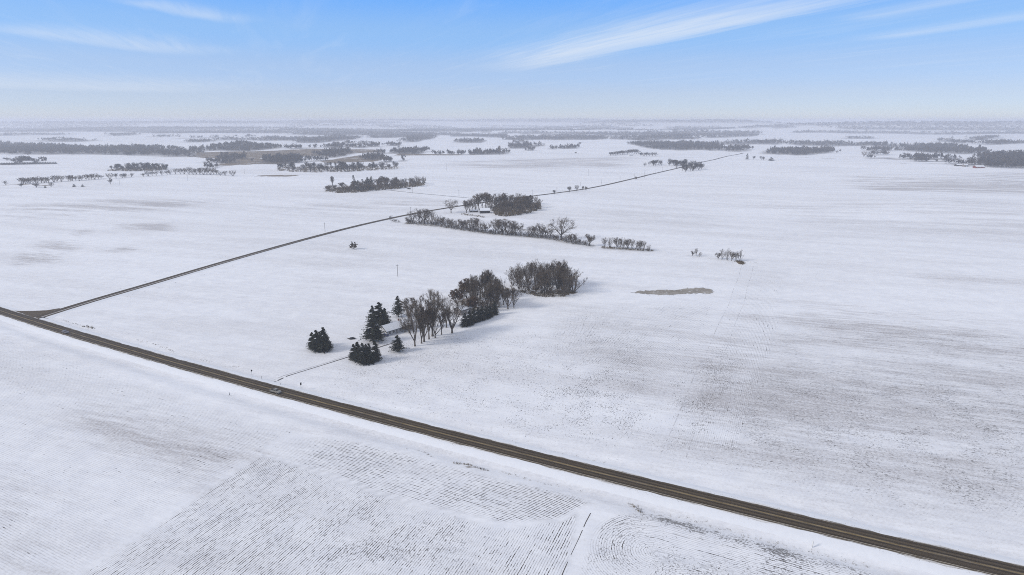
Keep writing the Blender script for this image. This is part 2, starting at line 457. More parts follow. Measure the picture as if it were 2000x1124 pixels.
WOODS = []      # filled before the ground is painted (floor litter), planted later
def ground():
    xs = lines(-330, 300, 2.2, 1.045, -22000, 22000); ys = lines(100, 480, 2.0, 1.032, -1500, 22000)
    X, Y = np.meshgrid(xs, ys); X = X.ravel(); Y = Y.ravel(); Z = height(X, Y)
    nx, ny = len(xs), len(ys)
    i = (np.arange(ny - 1)[:, None] * nx + np.arange(nx - 1)[None]).ravel()
    Q = np.stack([i, i + 1, i + nx + 1, i + nx], 1)
    me = mesh_np('ground', np.stack([X, Y, Z], 1), [Q], [M_GROUND], smooth=True)
    n = len(X)
    soil = np.zeros(n); brown = np.zeros(n); thin = np.zeros(n); grain = np.zeros(n); wood = np.zeros(n)
    U = np.zeros(n); Vv = np.zeros(n)
    def rows(mask, deg):
        c, s_ = math.cos(math.radians(deg)), math.sin(math.radians(deg))
        U[mask] = (-s_ * X + c * Y)[mask]; Vv[mask] = (c * X + s_ * Y)[mask]
    d = road_d(X, Y); allm = np.ones(n, bool)
    rows(allm, -24)
    far_side = d > 6
    def region(P, soft):
        m_ = (X > P[:, 0].min() - soft) & (X < P[:, 0].max() + soft) & (Y > P[:, 1].min() - soft) & (Y < P[:, 1].max() + soft)
        r = np.full(n, -1e9); r[m_] = sdist(P, X[m_], Y[m_]); return r
    def paint(arr, px_pts, val, soft=6., add=True):
        r = region(poly(px_pts), soft + 2); k = sstep(r, -soft, soft) * val
        arr[:] = np.maximum(arr, k)
    # --- far side of the road: middle field (grass stubble speckle), then the long right-hand field
    mf = region(poly([(130, 625), (800, 440), (1450, 512), (1290, 885), (1000, 860)]), 4) > 0
    rows(mf, 63)
    paint(grain, [(560, 750), (760, 660), (1000, 640), (1300, 640), (1330, 880), (1000, 870), (800, 800)], .42, 20)
    paint(grain, [(1000, 760), (1300, 640), (1290, 870), (1000, 860)], .55, 20)
    paint(thin, [(1130, 600), (1400, 590), (1360, 700), (1300, 860), (1180, 760), (1080, 660)], .35, 22)
    paint(soil, [(1100, 600), (1400, 590), (1350, 720), (1250, 760), (1060, 680)], .66, 14)
    paint(thin, [(560, 470), (640, 455), (760, 500), (600, 560)], .10, 20)
    # columns of rows beside the field edge
    cf = region(poly([(1455, 512), (1560, 520), (1440, 880), (1295, 885)]), 4) > 0
    rows(cf, 65.5)
    paint(soil, [(1450, 520), (1545, 525), (1425, 880), (1300, 880)], .34, 9)
    paint(thin, [(1425, 580), (1520, 585), (1425, 880), (1300, 880)], .62, 10)
    paint(grain, [(1300, 740), (1440, 640), (1500, 840), (1290, 890)], .55, 10)
    rf = region(poly([(1560, 520), (2300, 560), (2300, 1150), (1440, 880)]), 4) > 0
    rows(rf, -24)
    paint(thin, [(1440, 640), (2100, 640), (2250, 1050), (1650, 940), (1330, 890), (1380, 740)], .55, 30)
    paint(thin, [(1480, 590), (1700, 600), (2050, 640), (2100, 720), (1600, 680)], .95, 25)
    paint(thin, [(1340, 660), (1460, 650), (1430, 740), (1340, 730)], .8, 14)
    paint(soil, [(1460, 620), (2200, 660), (2250, 1080), (1600, 940), (1400, 880)], .66, 25)
    paint(grain, [(1420, 720), (2200, 760), (2250, 1090), (1560, 950), (1300, 890)], .48, 20)
    paint(thin, [(1640, 345), (2100, 335), (2100, 378), (1700, 372)], 1.2, 40)
    paint(thin, [(1450, 395), (2100, 390), (2100, 470), (1600, 440)], .38, 60)
    paint(thin, [(1800, 540), (2100, 545), (2100, 560), (1800, 550)], .5, 20)
    # --- left far field and the fields beyond the farms
    paint(thin, [(0, 398), (200, 392), (420, 395), (300, 415), (0, 432)], .95, 35)
    paint(thin, [(40, 500), (90, 470), (165, 450), (150, 480), (110, 512), (40, 516)], 1.25, 14)
    paint(thin, [(215, 490), (260, 475), (262, 490), (222, 497)], 1.15, 12)
    paint(thin, [(230, 440), (330, 436), (330, 452), (235, 448)], .95, 14)
    paint(thin, [(480, 400), (800, 385), (820, 410), (520, 430)], .34, 40)
    paint(thin, [(1030, 309), (1240, 306), (1200, 326), (950, 330), (880, 318)], 1.05, 60)
    paint(thin, [(600, 395), (800, 386), (900, 396), (870, 402), (640, 412)], .45, 30)
    paint(thin, [(1150, 410), (1400, 400), (1400, 440), (1180, 430)], .30, 40)
    # --- near side of the road
    ns = d < -6
    rows(ns & (X < -60), -26.5)
    paint(soil, [(0, 650), (400, 790), (640, 870), (520, 885), (330, 990), (150, 1110), (-200, 1110), (-200, 700)], .46, 8)
    paint(thin, [(180, 790), (420, 850), (520, 890), (360, 960), (300, 900), (160, 830)], .75, 14)
    paint(thin, [(-150, 920), (60, 900), (180, 960), (60, 1000), (-150, 1000)], .50, 10)
    paint(thin, [(-100, 1060), (60, 1060), (100, 1130), (-100, 1140)], .5, 8)
    # block of corn rows running away from the camera
    A = poly([(150, 1130), (522, 880), (640, 915), (800, 985), (990, 1035), (1105, 1010), (1130, 1000), (1105, 1140)])
    rA = region(A, 6); a_ = rA > -1
    rows(a_, 67.2)
    soil[a_] = np.maximum(soil[a_] * 0, sstep(rA[a_], -.4, .9) * .88)
    paint(grain, [(640, 960), (1000, 1035), (1060, 1060), (900, 1140), (600, 1140)], .45, 10)
    paint(grain, [(150, 1130), (522, 880), (640, 915), (990, 1035), (1105, 1140)], .26, 8)
    # headland: rows parallel to the road, bending towards the field gate
    B = poly([(548, 852), (660, 858), (800, 889), (1000, 943), (1125, 968), (1150, 985), (1085, 1015), (985, 1022), (800, 980), (640, 925), (520, 885)])
    rB = region(B, 6); b_ = rB > -1
    dv = np.array([1, np.polyval(np.polyder(ROAD_FIT), -20.)]); dv /= np.linalg.norm(dv)
    g0 = flat(1000, 1000); sb = (X - g0[0]) * dv[0] + (Y - g0[1]) * dv[1]
    U[b_] = (d + .006 * np.clip(sb, 0, None) ** 2)[b_]; Vv[b_] = sb[b_]
    soil[b_] = (sstep(rB[b_], -.4, .9) * 1.15 * sstep(sb[b_], -112, -62))
    paint(grain, [(700, 920), (1000, 975), (1130, 975), (1080, 1000), (900, 985)], .40, 4)
    # turning loops right of the gate
    C = poly([(1215, 998), (1330, 1010), (1720, 1122), (1900, 1190), (1100, 1190), (1130, 1110), (1165, 1020)])
    rC = region(C, 6); c_ = rC > -1
    p0 = flat(1275, 1078); p1 = p0 + dv * 300
    e = p1 - p0; q = np.clip(((X - p0[0]) * e[0] + (Y - p0[1]) * e[1]) / (e @ e), 0, 1)
    dl = np.hypot(X - p0[0] - q * e[0], Y - p0[1] - q * e[1])
    p2 = flat(1345, 1150); p3 = p2 + dv * 300
    e2 = p3 - p2; q2 = np.clip(((X - p2[0]) * e2[0] + (Y - p2[1]) * e2[1]) / (e2 @ e2), 0, 1)
    dl2 = np.hypot(X - p2[0] - q2 * e2[0], Y - p2[1] - q2 * e2[1])
    U[c_] = np.where(dl2 < 11, dl2 + 3, dl)[c_]; Vv[c_] = (np.arctan2(Y - p0[1], X - p0[0]) * 14 + sb)[c_]
    soil[c_] = sstep(rC[c_], -.5, 3) * .70
    grain[c_] = np.maximum(grain[c_], sstep(rC[c_], -.5, 2) * .50)
    paint(grain, [(1235, 1003), (1300, 1008), (1480, 1055), (1760, 1130), (1690, 1135), (1450, 1075), (1290, 1025)], 1.0, 2.2)
    paint(soil, [(1235, 1003), (1300, 1008), (1480, 1055), (1760, 1130), (1690, 1135), (1450, 1075), (1290, 1025)], .85, 2.2)
    # weeds in the ditches
    paint(brown, [(888, 905), (915, 908), (952, 918), (945, 921), (905, 913)], .9, 1.2)
    # --- dead marsh and weeds in the valley
    for P in ([(420, 318), (470, 312), (560, 306), (700, 300), (745, 297), (745, 291), (620, 292), (500, 296), (380, 299), (370, 305), (440, 309)],
              [(415, 329), (440, 322), (520, 320), (600, 322), (560, 318), (500, 308), (440, 312)],
              [(620, 313), (700, 303), (760, 305), (740, 315), (640, 318)],
              [(770, 303), (860, 302), (905, 301), (900, 299), (780, 299)]):
        paint(brown, P, .95, 24)
    for P in ([(1640, 315), (1800, 321), (1890, 325), (1890, 322), (1700, 316)], [(1545, 308), (1640, 311), (1640, 309), (1545, 306)]):
        paint(brown, P, .50, 14)
    paint(brown, [(500, 345), (585, 345), (580, 342), (505, 342)], .8, 6)
    paint(brown, [(1436, 510), (1450, 511), (1449, 518), (1440, 516)], .7, 2)
    paint(brown, [(0, 363), (110, 366), (110, 364), (20, 360)], .6, 5)
    # hedge bottoms
    for P in HEDGE_BOTTOMS: paint(wood, P, .55, 3)
    for P, fl in WOODS:
        r = region(P, 30); wood[:] = np.maximum(wood, sstep(r, -12, 12) * fl)
    # clean snow on the verge, the gate and the yard
    verge = (np.abs(d) < 14 + 3 * np.sin(X / 17)) & (np.hypot(X, Y) < 900)
    eg = np.interp(X, [-110, 0, 60, 140], [20, 17.5, 12.5, 11]); kv = np.where(d < 0, sstep(-d, eg - 1.5, eg + 2), sstep(d, 9, 14)); near = np.hypot(X, Y) < 900
    for arr in (soil, grain): arr[near] *= kv[near]
    for nm, vals in (('rows', (U, Vv, soil)), ('cover', (brown, thin, grain)), ('cover2', (wood, wood * 0, wood * 0))):
        a = me.attributes.new(nm, 'FLOAT_VECTOR', 'POINT'); a.data.foreach_set('vector', np.stack(vals, 1).astype(np.float32).ravel())
    return tag(obj('ground', me), 'snow covered farmland with ploughed rows showing through', 'field', kind='structure')

HEDGE_BOTTOMS = [[(790, 437), (860, 444), (950, 457), (1060, 466), (1160, 482), (1160, 479), (1060, 462), (950, 452), (860, 439), (800, 433)],
                 [(1176, 485), (1275, 491), (1275, 488), (1176, 482)]]


# ------------------------------------------------------------------ roads
def strip(name, P, offs, lift, mtl, label, kind='structure', zfun=None, ragged=False):
    """a sheet along the polyline P (n, 2); offs = offsets to the left, lift = heights above the terrain"""
    P = np.asarray(P, float); T = np.gradient(P, axis=0); T /= np.linalg.norm(T, axis=1)[:, None]
    N = np.stack([-T[:, 1], T[:, 0]], 1); s_ = np.concatenate([[0], np.cumsum(np.linalg.norm(np.diff(P, axis=0), axis=1))])
    k = len(offs); V = []; A = []
    zc = height(P[:, 0], P[:, 1]) if zfun is None else zfun(P)
    for i in range(len(P)):
        for j, (o, l) in enumerate(zip(offs, lift)):
            if ragged and j in (0, k - 1): o = o + math.copysign(1, o) * .22 * (math.sin(i * .83 + j) + math.sin(i * .37 + 2 * j) + math.sin(i * 1.9))
            x, y = P[i] + N[i] * o
            z = zc[i] + l if l > -5 else float(height(x, y)) - .25
            V.append((x, y, z)); A.append((o, s_[i], 0))
    i = (np.arange(len(P) - 1)[:, None] * k + np.arange(k - 1)[None]).ravel()
    me = mesh_np(name, V, [np.stack([i + 1, i, i + k, i + k + 1], 1)], [mtl], smooth=True)
    a = me.attributes.new('lane', 'FLOAT_VECTOR', 'POINT'); a.data.foreach_set('vector', np.array(A, np.float32).ravel())
    return tag(obj(name, me), label, 'road', kind=kind)

def resample(P, step):
    P = np.asarray(P, float); L = np.concatenate([[0], np.cumsum(np.linalg.norm(np.diff(P, axis=0), axis=1))])
    q = np.arange(0, L[-1], step); return np.stack([np.interp(q, L, P[:, 0]), np.interp(q, L, P[:, 1])], 1)
def smooth(P, n):
    P = P.copy()
    for _ in range(n): P[1:-1] = (P[:-2] + 2 * P[1:-1] + P[2:]) / 4
    return P

def flat_z(P):  # the roads run level across the ditches
    q = height(P[:, 0], P[:, 1]); n = len(q); k = 9
    return np.convolve(np.pad(q, k // 2, mode='edge'), np.ones(k) / k, 'valid')[:n]

def roads():
    xs = np.arange(-1100, 520, 3.0); P = resample(np.stack([xs, road_y(xs)], 1), 3.0)
    strip('main_road', P, [-4.3, -3.6, -2, 0, 2, 3.6, 4.3], [.47, .52, .56, .60, .56, .52, .47], M_ROAD, 'wet two lane road with faded yellow centre lines', ragged=True)
    strip('road_bank', P, [-10, -7, -4.35, 0, 4.35, 7, 9.5], [-9, .05, .44, .40, .44, .05, -9], M_SNOW, 'snowy banks either side of the main road')
    pts = [(78, 621), (100, 611), (125, 604), (200, 583), (300, 554.5), (400, 524), (500, 495.5), (600, 467.5), (700, 441.5), (760, 428), (800, 419.5), (860, 409),
           (905, 402.5), (1000, 389), (1060, 381.5), (1140, 370.5), (1200, 358.5), (1250, 347), (1300, 334.5), (1340, 325), (1380, 315.5), (1420, 306), (1452, 299.3)]
    Q = smooth(resample([at(*q)[:2] for q in pts], 6.0), 40)
    strip('side_road', Q, [-3.9, -1.8, 0, 1.8, 3.9], [.50, .55, .57, .55, .50], M_GRAVEL, 'narrow dark side road climbing straight away between fields', zfun=flat_z)
    strip('side_road_bank', Q, [-8.5, -6.2, -4.0, 0, 4.0, 6.2, 8.5], [-9, .05, .46, .45, .46, .05, -9], M_SNOW, 'snowy banks of the side road', zfun=flat_z)
    J = [at(*q) for q in [(20, 607.5), (38, 609), (65, 609.5), (92, 607.5), (116, 603.5), (122, 605.5), (103, 611), (86, 618), (76, 625), (66, 627), (40, 621), (20, 615)]]
    mb = MB(); mb.face([(q[0], q[1], .525) for q in J][::-1])
    me = mb.mesh('junction', M_ROAD); a = me.attributes.new('lane', 'FLOAT_VECTOR', 'POINT')
    a.data.foreach_set('vector', np.array([(1.5, 40 + i, 0) for i in range(len(J))], np.float32).ravel())
    tag(obj('junction', me), 'dark flared mouth of the side road', 'road', kind='structure')
    # farm lane running off the far road, driveway wheel ruts, field ruts
    def rut(name, px, offs, w, mtl, label, jit=.0, lift=.03):
        P0 = resample([at(*q)[:2] for q in px], 1.5 if len(px) < 8 else 3)
        T = np.gradient(P0, axis=0); T /= np.linalg.norm(T, axis=1)[:, None]; N = np.stack([-T[:, 1], T[:, 0]], 1)
        mb = MB(); rr = random.Random(3)
        for o in offs:
            ph = rr.random() * 9
            for i in range(len(P0) - 1):
                if rr.random() < jit: continue
                q = []
                for j, sg in ((i, -1), (i, 1), (i + 1, 1), (i + 1, -1)):
                    ww = w * (.65 + .5 * math.sin(j * .13 + ph) ** 2)
                    c = P0[j] + N[j] * (o + sg * ww / 2 + .25 * math.sin(j * .11 + ph)); q.append((c[0], c[1], float(height(*c)) + lift))
                mb.face(q[::-1])
        tag(mb.build(name, mtl), label, 'track', kind='structure')
    rut('driveway', [(520, 751), (531, 745.5), (560, 734), (600, 721.5), (640, 709), (685, 694.5), (744, 676), (768, 668.5)], (-.85,), 1.05, M_RUT, 'dark wheel rut of the driveway', .0)
    rut('driveway', [(531, 744.5), (560, 734), (600, 721.5), (640, 709), (685, 694.5), (744, 676)], (.95,), .60, M_FAINT, 'fainter wheel rut of the driveway', .0)
    rut('farm_lane', [(757, 371.5), (800, 376.5), (850, 381), (920, 387.5)], (-1.1, 1.1), 1.0, M_RUT, 'farm lane running to the grove', .0, .12)
    rut('wheel_track', [(1098, 1126), (1113, 1090), (1131, 1050), (1143, 1020), (1157, 992)], (0,), .24, M_SOIL, 'dark wheel track beside the field gate', .22)
    rut('wheel_track', [(1293, 884), (1330, 795), (1365, 717), (1425, 590), (1450, 517)], (0, -9), .30, M_FAINT, 'faint wheel marks down the edge of the ploughed field', .45)
    # frozen pond: an irregular sheet in its hollow
    px = [(1233, 571.5), (1262, 568.5), (1300, 566.5), (1322, 567), (1345, 563.5), (1370, 562.3), (1390, 565), (1393, 570), (1388, 574.5), (1360, 573.5), (1330, 575), (1300, 576.5), (1270, 575.5), (1250, 573.5)]
    C0 = np.array([at(*q)[:2] for q in px]); n = len(C0); V = []
    for i in range(n * 6):
        a, b, k = C0[i // 6], C0[(i // 6 + 1) % n], (i % 6) / 6
        c = a + (b - a) * k; c = c + NR.normal(0, .9, 2); V.append((c[0], c[1], float(height(*c)) + .10))
    z = float(np.mean([v[2] for v in V])); mb = MB()
    cc = C0.mean(0); g = [(v[0], v[1], v[2]) for v in V]
    me = bpy.data.meshes.new('pond'); me.from_pydata(g, [], [tuple(range(len(g)))[::-1]]); me.materials.append(M_ICE); me.update()
    tag(obj('pond', me), 'narrow frozen grey pond in the snowy field', 'pond', kind='structure')

M_RUT = mat('slushy_rut', m_plain((.085, .08, .08), (.17, .165, .168), .12))
M_FAINT = mat('worn_snow', m_plain((.40, .39, .40), (.66, .66, .68), .12))
M_SOIL = mat('bare_soil', m_plain(SOIL, (.08, .068, .057), .5))


# ------------------------------------------------------------------ trees
class TreeMB:
    def __init__(s): s.V = []; s.F = []
    def blade(s, a, b, w, rr):
        d = b - a; o = np.array([rr.gauss(0, 1), rr.gauss(0, 1), rr.gauss(0, 1)]); c = np.cross(d, o); l = np.linalg.norm(c)
        if l < 1e-6: return
        c *= w / (2 * l); k = len(s.V); s.V += [a - c, a + c, b]; s.F.append((k, k + 1, k + 2))
    def tube(s, pts, rad, n):
        k0 = len(s.V)
        for i, (p, r) in enumerate(zip(pts, rad)):
            d = pts[min(i + 1, len(pts) - 1)] - pts[max(i - 1, 0)]; d = d / (np.linalg.norm(d) + 1e-9)
            o = np.array([1., 0, 0]) if abs(d[0]) < .8 else np.array([0, 1., 0])
            e1 = np.cross(d, o); e1 /= np.linalg.norm(e1); e2 = np.cross(d, e1)
            for j in range(n):
                t = 2 * math.pi * j / n; s.V.append(p + r * (math.cos(t) * e1 + math.sin(t) * e2))
        for i in range(len(pts) - 1):
            for j in range(n):
                a, b = k0 + i * n + j, k0 + i * n + (j + 1) % n
                s.F.append((a, b, b + n)); s.F.append((a, b + n, a + n))

def turn(d, ang, rr, upk=0.):
    o = np.array([rr.gauss(0, 1), rr.gauss(0, 1), rr.gauss(0, 1)]); c = np.cross(d, o); c /= np.linalg.norm(c) + 1e-9
    q = d * math.cos(ang) + c * math.sin(ang); q[2] += upk; return q / np.linalg.norm(q)

STYLES = dict(  # stems, stem angle range (deg), bole fraction, stem length, kids, kid angle, ratio, upward pull
    oval=(5, (6, 24), .13, .78, 7, 34, .42, .22), broad=(6, (18, 58), .17, .72, 6, 42, .52, .05), vase=(5, (12, 38), .09, .82, 6, 36, .48, .14),
    fan=(8, (4, 40), .02, .98, 6, 30, .40, .12), tall=(3, (3, 14), .20, .70, 8, 38, .40, .25), shrub=(13, (6, 62), .01, .95, 4, 34, .45, .05))

def make_bare(seed, style, h=16., lod=0, leaf=0., lean=0.):
    """a leafless tree: returns (limbs, twigs) as TreeMB; lod 0 near, 1 far"""
    rr = random.Random(seed); ns, (a0, a1), bf, sl_, kids, kang, ratio, upk = STYLES[style]
    T, W = TreeMB(), TreeMB(); up = np.array([lean, 0, 1.]); up /= np.linalg.norm(up)
    r0 = h * (.017 if style != 'shrub' else .007) * (1.25 if style == 'broad' else 1); base = np.zeros(3); top = base + up * h * bf
    if bf > .05: T.tube([base - up * .4, base + up * h * .015, base + up * h * bf * .5, top], [r0 * 1.7, r0 * 1.35, r0 * 1.05, r0], 6 if lod == 0 else 4)
    wk = 1.0 if lod == 0 else 4.6
    tw_w = (.029 if style != 'shrub' else .075) * wk
    def limb(p, d, L, r, lev):
        nseg = 4 if lev == 0 else 3 if lev == 1 else 2
        pts, q, dd = [p], p, d
        for i in range(nseg):
            dd = turn(dd, rr.gauss(0, .13), rr, upk * (.5 if lev else .28)); q = q + dd * L / nseg; pts.append(q)
        rad = [r * (1 - .78 * i / nseg) for i in range(nseg + 1)]
        if lev == 0: T.tube(pts, rad, 5 if lod == 0 else 3)
        elif lev == 1 and lod == 0: T.tube(pts, rad, 3)
        else:
            for a, b in zip(pts[:-1], pts[1:]): W.blade(a, b, max(r * 2.2, tw_w * 1.5), rr)
        maxlev = 3 if lod == 0 else 2
        if lev >= maxlev:
            return twigs(pts, L)
        k = kids - (lev > 0) - (lod > 0 and lev > 0)
        for i in range(k):
            t = (.22 if lev == 0 else .15) + (.80 if lev == 0 else .85) * (i + rr.random() * .9) / k
            f = min(t, .999) * nseg; j = int(f); c = pts[j] + (pts[j + 1] - pts[j]) * (f - j)
            limb(c, turn(dd if t > .8 else (pts[j + 1] - pts[j]) / np.linalg.norm(pts[j + 1] - pts[j]), math.radians(kang) * rr.uniform(.6, 1.35), rr, upk * .6),
                 L * ratio * rr.uniform(.7, 1.2) * (1.15 - .45 * t), max(r * (1 - .78 * t) * .62, .012), lev + 1)
        twigs(pts[-2:], L * .6)
    def twigs(pts, L):
        n = 7 if lod == 0 else 12
        for _ in range(n):
            j = rr.randrange(len(pts) - 1); c = pts[j] + (pts[j + 1] - pts[j]) * rr.random()
            d = (pts[j + 1] - pts[j]); d = d / (np.linalg.norm(d) + 1e-9)
            ln = h * rr.uniform(.025, .065) * (1.25 if lod else 1)
            e = c + turn(d, rr.uniform(.2, .9), rr, .1) * ln
            W.blade(c, e, tw_w, rr)
            if leaf and rr.random() < leaf: W.blade(c + NR.normal(0, .15, 3), e + NR.normal(0, .2, 3), .42, rr)
    for i in range(ns):
        an = math.radians(a0 + (a1 - a0) * ((i + .5) / ns if style in ('fan', 'shrub') else rr.random())); az = 2.4 * i + rr.gauss(0, .3)
        d = np.array([math.sin(an) * math.cos(az) + lean, math.sin(an) * math.sin(az), math.cos(an)]); d /= np.linalg.norm(d)
        p = top if bf > .05 else np.array([math.cos(az), math.sin(az), 0]) * .03 * h * rr.random()
        if bf > .05 and i > 1: p = base + up * h * bf * rr.uniform(.75, 1.0)
        limb(p, d, h * sl_ * rr.uniform(.78, 1.05) * (1 - .25 * math.sin(an)), r0 * (.72 if style not in ('fan', 'shrub') else .8), 0)
    if bf > .05: limb(top, up, h * sl_ * .9, r0 * .75, 0)
    if style != 'shrub':      # the crown ends in a rounded dome: shoots beyond it are shorter
        V = np.array(W.V); rad = np.hypot(V[:, 0] - lean * V[:, 2], V[:, 1]); zt = np.percentile(V[:, 2], 97.5); zb = np.percentile(V[:, 2], 1); rm = np.percentile(rad, 93)
        zc = zb + (zt - zb) * (.52 if style != 'fan' else .62)
        def rho(p):
            dz = (p[2] - zc) / ((zt - zc) if p[2] > zc else (zc - zb) * 1.15 + .1); return math.sqrt(((p[0] ** 2 + p[1] ** 2) / rm ** 2) + dz * dz)
        W.F = [f for f in W.F if rho(W.V[f[2]]) < 1.0 + rr.gauss(0, .05)]
        T.F = [f for f in T.F if T.V[f[0]][2] < zb + 1 or rho(T.V[f[0]]) < .97]
        for B in (T, W):
            used = sorted({i for f in B.F for i in f}); ix = {a: b for b, a in enumerate(used)}; B.V = [B.V[i] for i in used]; B.F = [tuple(ix[i] for i in f) for f in B.F]
    return T, W

def make_spruce(seed, h=12., R=3.0, lod=0, ragged=.15, clear=.06, topy=1.0):
    rr = random.Random(seed); T, W = TreeMB(), TreeMB()
    T.tube([np.array([0, 0, -.4]), np.array([0, 0, h * .5]), np.array([0, 0, h * .97])], [h * .018, h * .010, .02], 5)
    nw = 22 if lod == 0 else 12; nb = 13 if lod == 0 else 8
    for w in range(nw):
        t = (w + .5) / nw; z = h * (clear + (1 - clear) * t)
        Rt = R * ((1 - t) ** .8 * .97 + .04) * (1 if t > .1 else .8)
        for b in range(max(4, int(nb * (1 - t * .45)))):
            az = 2 * math.pi * (b + rr.random() * .8) / nb + w * 1.1; L = Rt * rr.uniform(1 - ragged * 1.8, 1 + ragged)
            d = np.array([math.cos(az), math.sin(az), 0]); rise = .30 * t - .22
            tip = np.array([0, 0, z]) + d * L + np.array([0, 0, L * rise + rr.gauss(0, .12)]); root = np.array([0, 0, z])
            side = np.array([-d[1], d[0], 0]); ns = 6 if lod == 0 else 3
            for i in range(ns):
                q = .22 + .78 * (i + rr.random()) / ns; c = root + (tip - root) * q + np.array([0, 0, rr.gauss(0, .1) - .10 * L * q * (1 - q)])
                wl = (.30 + .42 * (1 - q)) * (1 if lod == 0 else 1.6) * (.55 + .15 * L)
                for sg in (-1, 1):
                    e = c + side * sg * wl * rr.uniform(.7, 1.3) + d * wl * .7 + np.array([0, 0, -.22 * wl + rr.gauss(0, .1)])
                    W.blade(c, e, wl * .85, rr)
                W.blade(c + np.array([0, 0, .05]), c + d * wl * 1.1 + np.array([0, 0, -.15 - .2 * rr.random()]), wl * .9, rr)
    for i in range(8): W.blade(np.array([0, 0, h * (.86 + .015 * i)]), np.array([rr.gauss(0, .15), rr.gauss(0, .15), h * (.96 + .006 * i)]), .3, rr)
    return T, W

PROTO = {}
def proto(key, maker, leafmat=None):
    T, W = maker()
    V = np.array(T.V + W.V); zt = np.sort(V[:, 2])[-max(3, len(V) // 300)]; rad = np.percentile(np.hypot(V[:, 0], V[:, 1]), 96)
    PROTO[key] = dict(T=T, W=W, h=float(zt), r=float(rad), leaf=leafmat)
def proto_meshes(key, joined):
    p = PROTO[key]; wm = M_NEEDLE if key.startswith('spruce') or key.startswith('pine') else (M_LEAF if p['leaf'] else M_TWIG)
    if joined:
        if 'j' not in p:
            Fm = np.array(p['T'].F); Fw = np.array(p['W'].F) + len(p['T'].V)
            p['j'] = mesh_np('tree', np.array(p['T'].V + p['W'].V), [np.concatenate([Fm, Fw])], [M_TRUNK, wm], [0] * len(Fm) + [1] * len(Fw))
        return p['j']
    if 't' not in p:
        p['t'] = mesh_np('trunk', np.array(p['T'].V), [np.array(p['T'].F)], [M_TRUNK]); p['c'] = mesh_np('crown', np.array(p['W'].V), [np.array(p['W'].F)], [wm])
    return p['t'], p['c']

for i, st in enumerate(('oval', 'oval', 'vase', 'fan', 'fan', 'broad', 'tall', 'oval', 'vase')):
    proto(f'{st}{i}', lambda: make_bare(31 + i, st, 16.))
proto('leafy0', lambda: make_bare(77, 'vase', 13., leaf=.35), True)
proto('shrub0', lambda: make_bare(81, 'shrub', 5.)); proto('shrub1', lambda: make_bare(82, 'shrub', 5.))
for i, st in enumerate(('oval', 'vase', 'broad', 'fan', 'oval', 'vase', 'tall')):
    proto(f'f{st}{i}', lambda: make_bare(131 + i, st, 15., lod=1))
proto('fshrub0', lambda: make_bare(181, 'shrub', 5., lod=1)); proto('fshrub1', lambda: make_bare(183, 'shrub', 5., lod=1))
for i in range(4): proto(f'spruce{i}', lambda: make_spruce(200 + i, 12., 2.9 + .3 * (i % 2), ragged=.14 + .05 * i))
for i in range(2): proto(f'pine{i}', lambda: make_spruce(220 + i, 14., 3.4, ragged=.42, clear=.16))
for i in range(2): proto(f'spruce_far{i}', lambda: make_spruce(240 + i, 12., 2.4, lod=1))
NEAR = [k for k in PROTO if k[:4] in ('oval', 'vase', 'fan3', 'fan4', 'tall', 'broa')]
UPRIGHT = [k for k in PROTO if k[:4] in ('oval', 'tall')] + ['vase2', 'vase8']
FARB = [k for k in PROTO if k[0] == 'f' and k[1:5] in ('oval', 'vase', 'broa', 'fan3', 'tall')]
LOOK = {'oval': 'upright', 'vase': 'vase-shaped', 'fan': 'many-stemmed', 'broad': 'spreading', 'tall': 'slender', 'leafy': 'brown-leaved',
        'shrub': 'low bushy', 'spruce': 'dark green', 'pine': 'ragged dark'}

ORD = ('first second third fourth fifth sixth seventh eighth ninth tenth eleventh twelfth thirteenth fourteenth fifteenth sixteenth '
       'seventeenth eighteenth nineteenth twentieth').split()
def ordinal(i):
    if i < 20: return ORD[i]
    tens = ['', '', 'twenty', 'thirty', 'forty', 'fifty', 'sixty', 'seventy', 'eighty', 'ninety'][(i + 1) // 10]; u = (i + 1) % 10
    return {20: 'twentieth', 30: 'thirtieth', 40: 'fortieth', 50: 'fiftieth', 60: 'sixtieth', 70: 'seventieth', 80: 'eightieth', 90: 'ninetieth'}[i + 1] if u == 0 else f'{tens}-{ORD[u - 1]}'

def screen_x(b):
    d = np.array([b[0], b[1], b[2] - H]); dep = d[1] * math.cos(PITCH) - d[2] * math.sin(PITCH); return 1000 + F * d[0] / dep

COUNT = {}
ROWS = []; BAKED = []
def plant(*a): ROWS.append(a)
def plant_all():
    """the 300 leafless trees that show largest stand as things of their own; smaller ones join the far woods"""
    al = []
    for es, *_ in ROWS:
        for e in es:
            if e['key'].lstrip('f')[:4] in ('oval', 'vase', 'an3', 'an4', 'broa', 'tall') or e['key'][-4:-1] == 'fan' or 'fan' in e['key']:
                b = e['base']; e['px'] = F * e['h'] / math.hypot(b[1], H - b[2])
                al.append(e)
    # whole groves stay together, largest on the picture first
    gs = []
    for es, *_ in ROWS:
        q = [e for e in es if 'px' in e]
        if q: gs.append((sum(e['px'] for e in q) / len(q), q))
    left = 299
    for _, q in sorted(gs, key=lambda g: -g[0]):
        keep = sorted(q, key=lambda e: -e['px'])[:max(left, 0)]; left -= len(keep); ids = {id(e) for e in keep}
        for e in q:
            if id(e) not in ids and not e.get('label'): e['bake'] = True; BAKED.append(e)
    for es, *r in ROWS:
        es = [e for e in es if not e.get('bake')]
        if es: plant_now(es, *r)
